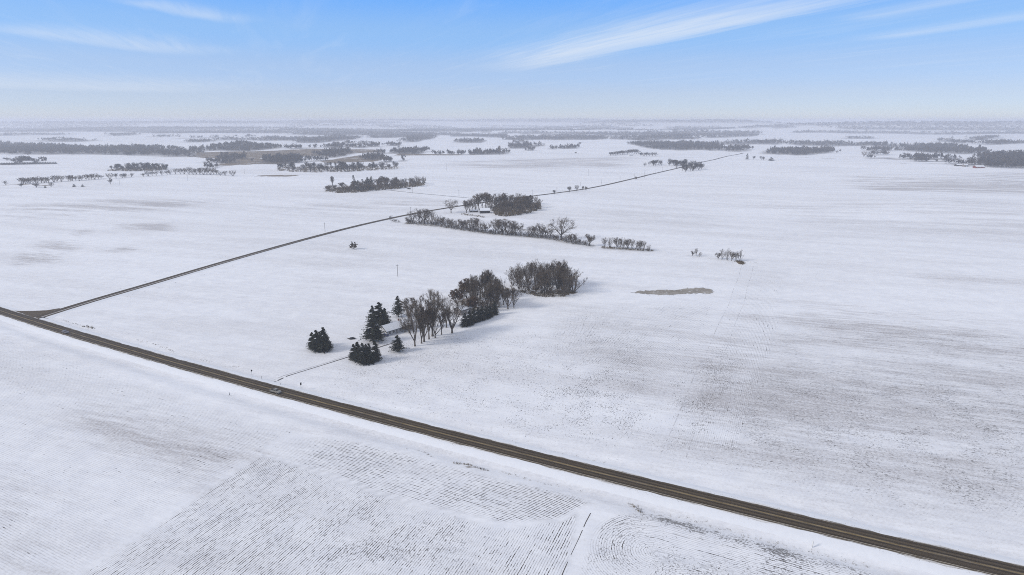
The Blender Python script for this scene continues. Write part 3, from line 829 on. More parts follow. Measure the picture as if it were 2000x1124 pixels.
def plant_now(entries, where, group, parts, noun=None):
    """entries: dicts base, h, key, [wx] (crown radius in m), [label]; labels say the place in the row"""
    kinds = {}
    for e in entries:
        k = e['key'][1:] if e['key'][0] == 'f' and not e['key'].startswith('fan') else e['key']
        e['look'] = next(v for q, v in LOOK.items() if k.startswith(q))
        e['kind'] = ('spruce_tree', 'spruce') if k.startswith('spruce') else ('pine_tree', 'conifer') if k.startswith('pine') else ('bare_shrub', 'shrub') if k.startswith('shrub') else \
                    ('brown_leaved_tree', 'tree') if k.startswith('leafy') else ('bare_tree', 'tree')
        kinds.setdefault(e['kind'], []).append(e)
    for (nm, cat), es in kinds.items():
        es.sort(key=lambda e: screen_x(e['base']))
        COUNT[nm] = COUNT.get(nm, 0) + len(es)
        for i, e in enumerate(es):
            noun_ = {'spruce_tree': 'spruce', 'pine_tree': 'conifer', 'bare_shrub': 'leafless shrub', 'brown_leaved_tree': 'tree', 'bare_tree': 'leafless tree'}[nm]
            lab = e.get('label') or (f"{e['look']} {noun_} {where}" if len(es) == 1 else
                  f"{e['look']} {noun_}, {'leftmost' if i == 0 else 'rightmost' if i == len(es) - 1 else ordinal(i) + ' ' + noun_.split()[-1] + ' from the left'} {where}")
            p = PROTO[e['key']]; sz = e['h'] / p['h']; sxy = (e['wx'] / p['r']) if e.get('wx') else sz * R.uniform(.9, 1.12)
            rz = e.get('rz', R.uniform(0, 6.28)); b = e['base']
            if parts:
                r = thing(nm, lab, cat, (b[0], b[1], b[2] - .1), rz, group if len(entries) > 1 else None, (sxy, sxy, sz))
                t_, c_ = proto_meshes(e['key'], False); obj('trunk', t_, r); obj('crown', c_, r)
            else:
                o = obj(nm, proto_meshes(e['key'], True)); o.location = (b[0], b[1], b[2] - .1); o.rotation_euler = (0, 0, rz); o.scale = (sxy, sxy, sz)
                tag(o, lab, cat, group if len(entries) > 1 else None)

def E(u, vb, vt, key, w=None, **kw):
    """one tree from its foot (u, vb), its top row vt and (optionally) its crown width in photo pixels"""
    b = at(u, vb); d = dict(base=b, h=max(tall(b, vt), .8), key=key, **kw)
    if w: d['wx'] = w / 2 * math.hypot(b[1], H) / F
    return d
def fill(px, n, h0, h1, keys, gap, edge=.25, seed=1):
    """trees standing about inside a patch given by its outline on the ground"""
    rr = random.Random(seed); P = poly_t(px); out = []; lo, hi = P.min(0), P.max(0); tries = 0
    mx = None
    while len(out) < n and tries < 6000:
        tries += 1; q = np.array([rr.uniform(lo[0], hi[0]), rr.uniform(lo[1], hi[1])]); sd = float(sdist(P, q[:1], q[1:])[0])
        if sd < 0 or any(np.hypot(*(q - o['base'][:2])) < gap for o in out): continue
        k = 1 - edge + edge * min(1, sd / 8.)
        out.append(dict(base=np.array([q[0], q[1], float(height(*q))]), h=rr.uniform(h0, h1) * k, key=rr.choice(keys)))
        if out[-1]['key'] in FARB: out[-1]['wx'] = out[-1]['h'] * rr.uniform(.34, .46)
    return out

def near_trees():
    # --- conifers round the farmyard
    plant([E(611, 680, 649, 'spruce1', 21), E(620, 686, 645, 'spruce0', 26), E(634, 686, 640, 'spruce2', 29), E(640, 680, 655, 'spruce3', 18), E(626, 677, 648, 'spruce1', 24)],
          'in the clump left of the driveway', 'spruces left of the driveway', True)
    plant([E(692, 701, 672, 'spruce0', 21), E(700, 706, 668, 'spruce2', 24), E(710, 711, 670, 'spruce1', 25), E(722, 710, 671, 'spruce3', 22), E(734, 705, 666, 'spruce0', 24), E(716, 700, 672, 'spruce1', 20)],
          'in the clump at the driveway bend', 'spruces at the driveway bend', True)
    plant([E(777, 687, 655, 'pine0', 29, label='lone ragged conifer in the snow in front of the farmhouse')], '', None, True)
    plant([E(729, 668, 622, 'pine1', 42), E(739, 664, 637, 'pine0', 24), E(718, 662, 640, 'spruce3'), E(742, 636, 591, 'pine0', 40), E(729, 638, 597, 'pine1', 26), E(752, 634, 602, 'spruce2', 22)],
          'beside the gable end of the farmhouse', 'conifers beside the farmhouse', True)
    plant([E(778, 619, 578, 'pine1', 26, label='tall ragged conifer standing behind the farmhouse roof')], '', None, True)
    plant([E(908, 637.5, 612, 'spruce1', 20), E(917, 635, 606, 'spruce0', 18), E(925, 631, 602, 'spruce2', 17), E(934, 628, 600, 'spruce1', 16), E(941, 626, 598, 'spruce0', 16), E(949, 623, 598, 'spruce3', 17), E(956, 620, 597, 'spruce1', 17),
           E(966, 615, 588, 'spruce0', 16)], 'in the dark row below the windbreak', 'spruces in a row below the windbreak', True)
    # --- the open row of tall bare trees in front of the house
    plant([E(810.5, 676.5, 588, 'vase2', 56), E(823.5, 671, 603, 'oval0', 34), E(828.5, 668, 592, 'oval1', 38), E(838, 663, 600, 'tall6', 28), E(845, 657, 566, 'oval7', 46), E(850, 660, 588, 'vase8', 48),
           E(862.5, 654, 612, 'tall6', 20), E(883, 651, 580, 'vase2', 66), E(835, 640, 606, 'leafy0', 26), E(799, 627, 583, 'tall6', 38), E(872, 640, 600, 'oval1', 30)],
          'in the row in front of the farmhouse', 'tall bare trees in front of the farmhouse', True)
    plant([E(791, 649.5, 627, 'shrub0', 22), E(800, 648, 626, 'shrub1', 26)], 'against the long wall of the farmhouse', 'shrubs against the farmhouse wall', True)
    # --- windbreak between house and oval grove
    wb = fill([(900, 588), (915, 580), (950, 566), (975, 574), (976, 596), (960, 606), (925, 603)], 22, 13.5, 20, [k for k in NEAR if k != 'broad5'], 3.0, .12, 5)
    wb += [E(903, 596, 555, 'vase8', 34), E(893, 598, 565, 'leafy0', 30), E(912, 588, 545, 'leafy0', 30), E(926, 607, 580, 'leafy0', 24), E(915, 610, 583, 'leafy0', 22), E(942, 610, 584, 'shrub0', 26), E(960, 608, 585, 'shrub1', 22)]
    plant(wb, 'in the windbreak between farmhouse and oval grove', 'trees of the windbreak', True)
    plant([E(992, 604, 559, 'oval1', 30), E(1003.5, 601, 562, 'vase2', 36), E(983, 596, 558, 'oval0', 24)], 'in the gap before the oval grove', 'trees in the gap before the oval grove', True)
    # --- oval grove of many-stemmed trees
    og = fill([(1004, 562), (1030, 571), (1060, 577), (1100, 576), (1122, 570), (1118, 558), (1090, 549), (1050, 546), (1015, 550)], 34, 15.5, 21, ['fan3', 'fan4', 'vase2', 'vase8', 'fan3', 'oval1'], 3.6, .30, 9)
    og += [E(1120, 572, 528, 'fan4', 52), E(1001, 558, 520, 'fan3', 40), E(1046, 576, 553, 'shrub0'), E(1074, 579, 560, 'shrub1'), E(1098, 579, 558, 'shrub0'), E(1025, 570, 548, 'shrub1')]
    plant(og, 'in the oval grove', 'trees of the oval grove', True)
    # --- long hedgerow
    n = iter(range(999)); K = lambda: FAR_OR_NEAR[next(n) % len(FAR_OR_NEAR)]
    FAR_OR_NEAR = ['oval0', 'vase2', 'fan3', 'oval7', 'vase8', 'fan4']
    hd = [(797, 437, 424), (806, 436, 412), (819.7, 437, 406), (829, 437.5, 408), (842.7, 439, 411), (851, 440, 417), (863, 443, 424), (869, 444, 427), (875, 445, 425), (882, 446, 429), (888, 447, 432), (894, 448, 430),
          (901.7, 449, 428), (910, 450, 430), (918, 451, 428), (926, 452, 425.5), (933, 453, 428), (940, 454, 431), (949, 455, 437), (968, 457, 428), (974, 457.5, 426), (982, 458, 428), (991, 459, 428), (999, 459.5, 431), (1007, 460, 432), (1017, 461.5, 441),
          (1032, 462, 444), (1041, 463, 442), (1050, 463.5, 436), (1058, 464, 436), (1066, 465, 444), (1075.5, 465, 446), (1106, 472, 456), (1116.6, 475.5, 457), (1124.5, 476.5, 456), (1141, 478.5, 470), (1151, 480.5, 457)]
    es = [E(u, b, t, K(), max(13, (b - t) * 1.0)) for u, b, t in hd] + [E(1096, 469, 424, 'broad5', 56, label='biggest spreading bare tree, towering over the middle hedgerow', rz=.4)]
    es += [E(u, b, b - R.uniform(7, 13), R.choice(['shrub0', 'shrub1']), R.uniform(12, 20)) for u, b in ((800, 437), (803, 437), (811, 437), (824, 438), (836, 438.5), (847, 440), (856, 441), (866, 444), (879, 446), (891, 448), (905, 449.5), (914, 451), (922, 452), (930, 453), (944, 455), (958, 457), (962, 457), (978, 458), (987, 459), (995, 460), (1003, 460.5), (1012, 461.5), (1024, 462.5), (1036, 463.5), (1046, 464), (1055, 465), (1062, 465.5), (1070, 466), (1080, 467), (1085, 468), (1089, 469), (1102, 472), (1111, 474), (1120, 476.5), (1128, 477.5), (1133, 478), (1145, 480))]
    plant(es, 'in the hedgerow behind the fields', 'trees of the hedgerow', True)
    h2 = [(1181, 484.5, 464), (1191, 484, 463), (1205, 486, 464), (1211, 486, 466), (1216, 486.5, 464), (1226, 487.5, 467), (1234, 488, 467), (1245, 489.5, 471), (1250, 489.5, 470), (1257, 490, 471), (1267.5, 491, 477)]
    plant([E(u, b, t, K(), max(11, (b - t) * .8)) for u, b, t in h2], 'in the short hedge right of the hedgerow', 'trees of the short hedge', True)
    h3 = [(1352.5, 500.5, 490), (1359.5, 500.5, 485), (1366.5, 501.5, 492)]
    plant([E(u, b, t, K(), 9) for u, b, t in h3], 'in the little cluster on the field edge', 'trees of the little cluster', True)
    h4 = [(1402.5, 506.5, 494), (1410, 507.5, 486), (1420, 508.5, 485), (1429, 510, 491), (1437, 510, 492), (1445, 510, 488)]
    plant([E(u, b, t, K(), 14) for u, b, t in h4], 'at the corner of the ploughed field', 'trees at the field corner', True)
    plant([E(690.5, 487, 473, 'fshrub0', 19, label='lone round shrub in the empty snowy middle field')], '', None, True)
    plant([E(763, 431, 421, 'shrub0', 9), E(768, 434, 427, 'shrub1', 8), E(773, 435, 428, 'shrub0', 8), E(779, 435, 430, 'shrub1', 6)], 'where hedgerow meets side road', 'shrubs where hedgerow meets road', True)
    plant([E(881, 416, 389, 'broad5', 30, label='lone round-crowned bare tree between hedgerow and far farmstead')], '', None, True)

def far_trees():
    fk = FARB
    # farmstead grove beyond the hedgerow
    g1 = fill([(966, 421), (985, 424), (1010, 421), (1040, 416), (1057, 408), (1052, 400), (1010, 396), (975, 399), (962, 408)], 58, 9.5, 16, fk, 4.2, .25, 21)
    g1 += [E(u, b, t, fk[i % len(fk)], 19) for i, (u, b, t) in enumerate([(911, 416, 392), (917, 414, 389), (923, 411, 385), (929, 410, 381), (935, 408, 378), (942, 407, 377), (949, 406, 376), (955, 405, 379), (960, 408, 381), (966, 405, 378), (975, 404, 377), (985, 402, 377), (956, 413, 395)])]
    plant(g1, 'in the grove behind the far farmstead', 'trees of the far farmstead', False)
    # grove along the side lane, left of the farmstead
    g2 = fill([(634, 374), (660, 377.5), (692, 377), (732, 373), (775, 369.5), (826, 363.5), (830, 357), (800, 357), (740, 361), (690, 366), (650, 369)], 56, 13, 18, fk, 6.5, .15, 22)
    for e in g2:
        if screen_x(e['base']) < 690: e['h'] *= .68
    g2 += [E(692, 371, 342, 'spruce_far0', 12), E(719, 371, 346, 'spruce_far1', 14), E(709, 372, 350, 'spruce_far0', 13), E(726, 370, 344, 'spruce_far1', 12), E(700, 373, 352, 'spruce_far1', 13), E(650, 368, 344, 'ftall6', 8)]
    plant(g2, 'in the long grove beside the farm lane', 'trees of the lane grove', False)
    g3 = fill([(540, 334), (570, 336), (620, 337.5), (690, 336), (740, 333), (777, 330.5), (777, 326), (700, 325), (600, 327), (548, 328)], 95, 11, 16, fk, 7., .1, 23)
    plant(g3, 'in the long wood behind the lane grove', 'trees of the wood behind the lane grove', False)
    # grove where the side road tops the rise
    g4 = fill([(1254, 326), (1262, 327.5), (1300, 325), (1318, 329), (1340, 337), (1370, 334), (1376, 327), (1350, 323), (1310, 320), (1262, 322)], 62, 11, 17, fk, 6., .1, 24)
    plant(g4, 'in the grove astride the side road', 'trees of the grove astride the road', False)
    g5 = [E(1192 + 3.4 * i, 304.5 - .28 * min(i, 11), 297.5 - .45 * min(i, 12), fk[i % len(fk)], 10) for i in range(17)] + [E(1252 + 5.5 * i, 305.5, 298, fk[(i * 3) % len(fk)], 10) for i in range(6)]
    plant(g5, 'round the farm on the far rise', 'trees of the farm on the far rise', False)
    # roadside trees
    plant([E(1083, 380, 371.5, 'foval0', 7), E(1112, 376, 364.5, 'foval4', 9), E(1126.5, 374, 362, 'fvase1', 11), E(1138, 372, 364, 'foval0', 6), E(1145, 371.5, 364, 'fshrub0', 6), E(1242, 351, 345, 'fshrub1', 6)],
          'beside the straight side road', 'trees beside the side road', False)
    # hedge at the left
    L1 = [(85, 910, 850), (315, 890, 800), (345, 890, 805), (375, 890, 800), (410, 887, 810), (440, 885, 800), (485, 885, 795), (520, 882, 800), (550, 880, 785), (610, 880, 795), (650, 872, 800), (680, 872, 795), (710, 875, 800), (790, 865, 770),
          (835, 862, 770), (900, 855, 770), (1000, 850, 770), (1030, 850, 765), (1060, 850, 765), (1110, 845, 785), (1165, 845, 765), (1200, 840, 780), (1260, 835, 755), (1300, 832, 755), (1345, 828, 750), (1385, 825, 740), (1440, 820, 760), (1480, 815, 770),
          (1610, 820, 735), (1700, 810, 740), (1790, 803, 745), (1830, 800, 750)]
    L2 = [(20, 795, 740), (130, 790, 735), (300, 785, 740), (370, 780, 705), (430, 775, 710), (490, 770, 710), (570, 765, 700), (650, 760, 700), (690, 755, 690), (770, 750, 670), (840, 750, 665), (900, 745, 665), (970, 755, 650), (1030, 755, 675),
          (1080, 757, 665), (1130, 757, 660), (1180, 757, 655), (1230, 757, 660), (1280, 757, 655), (1330, 757, 665), (1375, 755, 690), (1430, 768, 715), (1500, 772, 705), (1610, 778, 695)]
    hl = [(x / 7.49, 240 + b / 7.49, 240 + t / 7.49) for x, b, t in L1] + [(240 + x / 7.49, 240 + b / 7.49, 240 + t / 7.49) for x, b, t in L2]
    lk = ['ffan3', 'fvase1', 'fvase5', 'ffan3', 'fvase5']
    plant([E(u, b + .6, t, lk[i % 5], max(10., (b - t) * 1.2)) for i, (u, b, t) in enumerate(hl)], 'in the hedge at the left', 'trees of the left hedge', False)
    plant([E(41.5, 366, 358.5, 'foval0', 9), E(71, 367, 358.5, 'foval4', 12), E(100, 366, 357, 'fvase1', 11), E(216, 360, 350, 'foval0', 9)], 'standing before the hedge at the left', 'trees before the left hedge', False)
    plant([E(88.5, 367.5, 362.5, 'spruce_far0', 5), E(145, 365.5, 359.5, 'spruce_far1', 7), E(161.5, 365, 360.5, 'spruce_far0', 6)], 'in the snow before the left hedge', 'small spruces before the left hedge', False)
    g6 = fill([(211, 334), (250, 335), (300, 334.5), (328, 332), (326, 328), (290, 327), (240, 328)], 60, 10, 15, fk, 8., .1, 26)
    plant(g6, 'in the round wood above the left hedge', 'trees of the wood above the left hedge', False)


# ------------------------------------------------------------------ far woods (one mass)
FAR_WOODS = [  # outlines of the ground they stand on, in photo pixels; floor litter strength; tree size
    [(-30, 297), (25, 303), (62, 303), (180, 301.5), (260, 303.5), (330, 306.5), (382, 307.5), (388, 296), (340, 291), (250, 289), (180, 290), (80, 286), (-30, 280)],
    [(75, 275), (110, 277.5), (178, 277), (176, 274), (100, 272.5)], [(218, 267), (265, 265), (265, 262), (225, 262.5)], [(303, 268.6), (325, 268), (350, 269), (345, 267), (305, 266)],
    [(367, 279), (410, 278), (414, 276), (370, 276.5)], [(420, 274.5), (510, 273.5), (508, 271.5), (425, 272)],
    [(395, 294.5), (430, 294.5), (470, 297), (520, 292.5), (552, 289.5), (545, 287), (500, 284.5), (470, 281), (420, 286)], [(497, 275.5), (570, 275.5), (622, 277.5), (640, 276.5), (620, 271.5), (560, 269.5), (520, 269)],
    [(578, 279.5), (625, 279.5), (690, 273.5), (700, 269), (650, 265), (620, 270)], [(615, 306), (650, 308.5), (684, 303.5), (680, 296.5), (640, 296.5), (618, 301)],
    [(503, 319), (540, 321.5), (590, 318.5), (592, 310), (550, 308), (520, 311)], [(430, 312), (475, 313), (474, 308), (435, 308)], [(710, 313), (738, 313.5), (738, 308), (712, 309)],
    [(755, 299.5), (790, 301.5), (828, 301), (826, 295), (780, 294.5)], [(779, 316), (794, 316), (793, 313), (781, 313)], [(757, 286), (780, 285.5), (779, 283), (758, 283)], [(788, 277), (815, 278.3), (845, 272.5), (845, 268), (795, 269)],
    [(722, 270.5), (790, 268.5), (850, 270), (850, 266), (790, 264.5), (723, 265.5)], [(882, 279), (940, 279.5), (950, 276.5), (935, 274), (890, 276.3)], [(915, 303), (960, 303), (995, 300.5), (995, 298), (960, 298.5), (918, 299.5)],
    [(992, 291), (1025, 289.8), (1064, 285.6), (1060, 283), (1000, 285)], [(1026, 295), (1043, 295), (1042, 292.3), (1028, 292.6)], [(1072, 292.3), (1086, 292), (1086, 290), (1073, 290.3)], [(1092, 291.8), (1127, 291), (1127, 287.5), (1098, 288.6)],
    [(980, 273.4), (1075, 273.4), (1100, 274.4), (1182, 273), (1182, 267.5), (1100, 265.5), (1000, 268.5)], [(1222, 282), (1255, 287.6), (1300, 293.4), (1402, 294.4), (1407, 290), (1400, 281), (1350, 280.5), (1250, 281.5)],
    [(1190, 272.6), (1250, 275.3), (1365, 272.3), (1355, 267), (1280, 267.5), (1190, 269.5)], [(1405, 295.3), (1450, 296.3), (1462, 294), (1455, 290), (1415, 291)], [(1398, 282.2), (1440, 283.3), (1520, 282.3), (1530, 279.6), (1510, 275.5), (1430, 277.5)],
    [(1488, 300), (1530, 302.3), (1560, 304), (1590, 301.6), (1624, 299), (1620, 294), (1560, 293), (1500, 295)], [(1535, 283.3), (1600, 285.3), (1700, 285.5), (1767, 290.3), (1772, 285.6), (1700, 281), (1620, 278.5), (1550, 279.5)],
    [(1760, 293.6), (1800, 298.6), (1850, 299.6), (1902, 302), (1922, 297), (1890, 289), (1840, 284), (1780, 284)], [(1688, 309), (1757, 312), (1757, 309.6), (1700, 308)], [(1762, 311.3), (1800, 313), (1872, 312.3), (1867, 309.3), (1780, 309)],
    [(1898, 324), (1940, 328), (2040, 330.5), (2040, 305), (1960, 301), (1920, 304), (1905, 312)], [(1858, 322), (1896, 325), (1896, 321), (1862, 319)], [(1838, 276), (1888, 281.2), (1890, 277), (1845, 273)], [(1892, 275.3), (1912, 276.3), (1945, 270), (1940, 267.5), (1900, 270)],
    [(1912, 282.3), (1950, 283.3), (2030, 280.6), (2030, 277), (1960, 278), (1930, 277.6)], [(1652, 271.5), (1708, 271.8), (1708, 269.6), (1655, 269.3)], [(1690, 296.5), (1745, 296), (1744, 293.6), (1700, 294)],
    [(28, 321.5), (62, 321), (72, 319), (60, 314), (32, 315)], [(1000, 281), (1030, 280), (1030, 278.5), (1002, 279)], [(640, 288), (740, 287), (740, 285.6), (650, 286)],
    [(0, 266), (130, 264), (128, 262.5), (0, 263)], [(40, 258.5), (330, 260), (330, 257.5), (60, 256)], [(300, 261.5), (480, 260), (560, 262), (560, 257.5), (420, 256), (320, 258.5)], [(560, 263), (760, 266), (900, 265), (900, 261), (760, 260), (600, 259)],
    [(880, 267), (990, 270), (990, 264), (890, 263.5)], [(960, 262), (1100, 262), (1180, 265), (1340, 266), (1480, 263), (1480, 258.5), (1340, 258), (1180, 260), (1000, 257.5)], [(760, 257), (960, 259), (960, 256), (780, 254.5)], [(520, 255.5), (740, 257.5), (740, 254.8), (540, 253)],
    [(1300, 250.6), (1440, 251), (1560, 251.5), (1550, 248.5), (1400, 247), (1320, 248.6)], [(1550, 260), (1750, 261.5), (1860, 264), (2030, 262.5), (2030, 258), (1860, 259.6), (1700, 257.5), (1560, 257.6)], [(1370, 271), (1480, 266), (1480, 264.5), (1380, 267.5)],
    [(1640, 252.5), (1860, 253.5), (2030, 256), (2030, 252.5), (1860, 250), (1650, 250)], [(900, 253), (1200, 253), (1240, 251), (960, 250)], [(0, 254.5), (260, 254), (500, 252), (500, 249.5), (200, 250.5), (0, 251)]]

def far_woods():
    rr = np.random.default_rng(5); Vs, Fs = [], []; off = 0
    for k, (P, fl) in enumerate(WOODS):
        lo, hi = P.min(0), P.max(0); d = float(np.hypot(*P.mean(0)))
        gap = max(8.5, d / 200); n = int((hi[0] - lo[0]) * (hi[1] - lo[1]) / gap ** 2); n = min(n, 60000)
        q = rr.uniform(lo, hi, (n, 2)); sd = sdist(P, q[:, 0], q[:, 1])
        dens = .5 + .5 * np.sin(q[:, 0] / 47 + k) * np.sin(q[:, 1] / 61 + 2 * k)
        if not fl: dens = .5 + .5 * np.sin(q[:, 0] / 800 + 2 * np.sin(q[:, 1] / 900)) * np.sin(q[:, 1] / 420 + k + np.sin(q[:, 0] / 1300))
        sd = sd + min(34, d / 90) * (np.sin(q[:, 0] / 31 + k + np.sin(q[:, 1] / 53)) * np.sin(q[:, 1] / 37 + 2 * k) + .6 * np.sin(q[:, 0] / 11 + q[:, 1] / 17))
        keep = (sd > rr.normal(0, gap * .5, n)) & (rr.random(n) < .55 + .45 * dens); keep &= (fl > 0) | (dens > .47); q = q[keep]; n = len(q)
        if not n: continue
        z = height(q[:, 0], q[:, 1]); hh = rr.uniform(9, 18, n) * (.78 + .3 * dens[keep] + .22 * np.sin(q[:, 0] / 23 + q[:, 1] / 19)); wd = np.maximum(hh * .36, gap * .42) * rr.uniform(.7, 1.25, n)
        m = 26 if d < 3500 else 16
        # leafless crowns: thin triangles filling an egg, denser and darker inside, a few poking out of the top
        c = rr.normal(0, 1, (n, m, 3)); c /= np.linalg.norm(c, axis=2, keepdims=True); c *= rr.random((n, m, 1)) ** .45
        C = np.stack([q[:, None, 0] + c[..., 0] * wd[:, None], q[:, None, 1] + c[..., 1] * wd[:, None], z[:, None] + hh[:, None] * (.58 + .42 * c[..., 2])], 2)
        s_ = (hh * .16 + gap * .06)[:, None, None]; e1 = rr.normal(0, .55, (n, m, 3)) * s_; e1[..., 2] = np.abs(e1[..., 2]) * 1.5 + s_[..., 0] * .5
        e2 = rr.normal(0, .33, (n, m, 3)) * s_
        tri = np.stack([C - e2, C + e2, C + e1], 2).reshape(-1, 3)
        tb = np.stack([np.stack([q[:, 0] - .25, q[:, 1], z - .3], 1), np.stack([q[:, 0] + .25, q[:, 1], z - .3], 1), np.stack([q[:, 0], q[:, 1], z + hh * .7], 1)], 1).reshape(-1, 3)
        V = np.concatenate([tri, tb]); Vs.append(V); Fs.append(np.arange(len(V)).reshape(-1, 3) + off); off += len(V)
    for e in BAKED:
        p = PROTO[e['key']]; sz = e['h'] / p['h']; sxy = e['wx'] / p['r'] if e.get('wx') else sz; a = R.uniform(0, 6.28); V = np.array(p['T'].V + p['W'].V)
        V = np.stack([(V[:, 0] * math.cos(a) - V[:, 1] * math.sin(a)) * sxy, (V[:, 0] * math.sin(a) + V[:, 1] * math.cos(a)) * sxy, V[:, 2] * sz], 1) + e['base']
        Vs.append(V); Fs.append(np.concatenate([np.array(p['T'].F), np.array(p['W'].F) + len(p['T'].V)]) + off); off += len(V)
    me = mesh_np('distant_woods', np.concatenate(Vs), [np.concatenate(Fs)], [M_FAR])
    print('far wood tris', off // 3)
    tag(obj('distant_woods', me), 'hazy leafless woods scattered over the valley far behind', 'woods', kind='stuff')


# ------------------------------------------------------------------ buildings
def building(name, label, cat, loc, rz, L, W, eave, rise, wallm, windows=(), door=None, chimney=None, group=None, over=.5, bay_panels=(), snow=.26):
    """gabled building: long wall from the origin along +x, gable end at x = 0, body towards +y"""
    r = thing(name, label, cat, loc, rz, group)
    w = MB(); prof = [(0, -.4), (W, -.4), (W, eave), (W / 2, eave + rise), (0, eave)]
    w.hull([(0, y, z) for y, z in prof], [(L, y, z) for y, z in prof])
    w.build('wall', wallm, r)
    rf = MB(); sl_ = rise / (W / 2); t = .16
    for sg in (0, 1):
        y0 = -over if sg == 0 else W + over; ye = W / 2
        ze = eave - sl_ * over + .02; zr = eave + rise + .02
        q = [(y0, ze), (ye, zr), (ye, zr + t), (y0, ze + t)]
        if sg: q = q[::-1]
        rf.hull([(-over, y, z) for y, z in q], [(L + over, y, z) for y, z in q])
    roof = rf.build('roof', M_SHINGLE, r)
    sn = MB(); i = .34
    for sg in (0, 1):
        y0 = -over + i * .5 if sg == 0 else W + over - i * .5
        ze = eave + rise - sl_ * abs(W / 2 - y0) + .02 + t + .004; zr = eave + rise + .02 + t + .004
        q = [(y0, ze), (W / 2, zr), (W / 2, zr + snow), (y0, ze + snow)]
        if sg: q = q[::-1]
        sn.hull([(-over + i, y, z) for y, z in q], [(L + over - i * .6, y, z) for y, z in q])
    sn.build('roof_snow', M_SNOW, roof)
    for (side, u, z, ww, hh) in windows:
        f, g = MB(), MB()
        if side == 'long':
            for a, b, c, d in ((u - ww / 2 - .1, u + ww / 2 + .1, z - .1, z), (u - ww / 2 - .1, u + ww / 2 + .1, z + hh, z + hh + .1), (u - ww / 2 - .1, u - ww / 2, z, z + hh), (u + ww / 2, u + ww / 2 + .1, z, z + hh), (u - .03, u + .03, z, z + hh)):
                f.box(a, b, -.07, -.003, c, d)
            g.box(u - ww / 2, u + ww / 2, -.03, -.004, z, z + hh)
        else:
            for a, b, c, d in ((u - ww / 2 - .1, u + ww / 2 + .1, z - .1, z), (u - ww / 2 - .1, u + ww / 2 + .1, z + hh, z + hh + .1), (u - ww / 2 - .1, u - ww / 2, z, z + hh), (u + ww / 2, u + ww / 2 + .1, z, z + hh)):
                f.box(-.07, -.003, a, b, c, d)
            g.box(-.03, -.004, u - ww / 2, u + ww / 2, z, z + hh)
        win = f.build('window', M_WHITE, r); g.build('pane', M_GLASS, win)
    for (u, ww, hh) in ([door] if door else []):
        dm = MB(); dm.box(u - ww / 2, u + ww / 2, -.06, -.004, 0, hh); do = dm.build('door', M_TIMBER if wallm is not M_TIMBER else M_WHITE, r)
        hm = MB(); hm.tube((u + ww * .38, -.12, hh * .48), (u + ww * .38, -.06, hh * .48), .04, .04, 6); hm.build('handle', M_STEEL, do)
    for (u, ww, hh) in bay_panels:
        dm = MB(); dm.box(u - ww / 2, u + ww / 2, -.05, -.004, 0, hh); dm.build('bay_shade_panel', M_BLACK, r)  # solid black panel on the wall, standing for the shaded inside of the bay
    if chimney:
        cm = MB(); cx, cy = chimney; cm.box(cx - .35, cx + .35, cy - .35, cy + .35, eave + .5, eave + rise + 1.1); cm.box(cx - .42, cx + .42, cy - .42, cy + .42, eave + rise + 1.1, eave + rise + 1.25)
        cm.build('chimney', M_CHIM, roof)
    return r
M_CHIM = mat('chimney_brick', m_plain((.16, .075, .055), (.26, .13, .10), 4.))

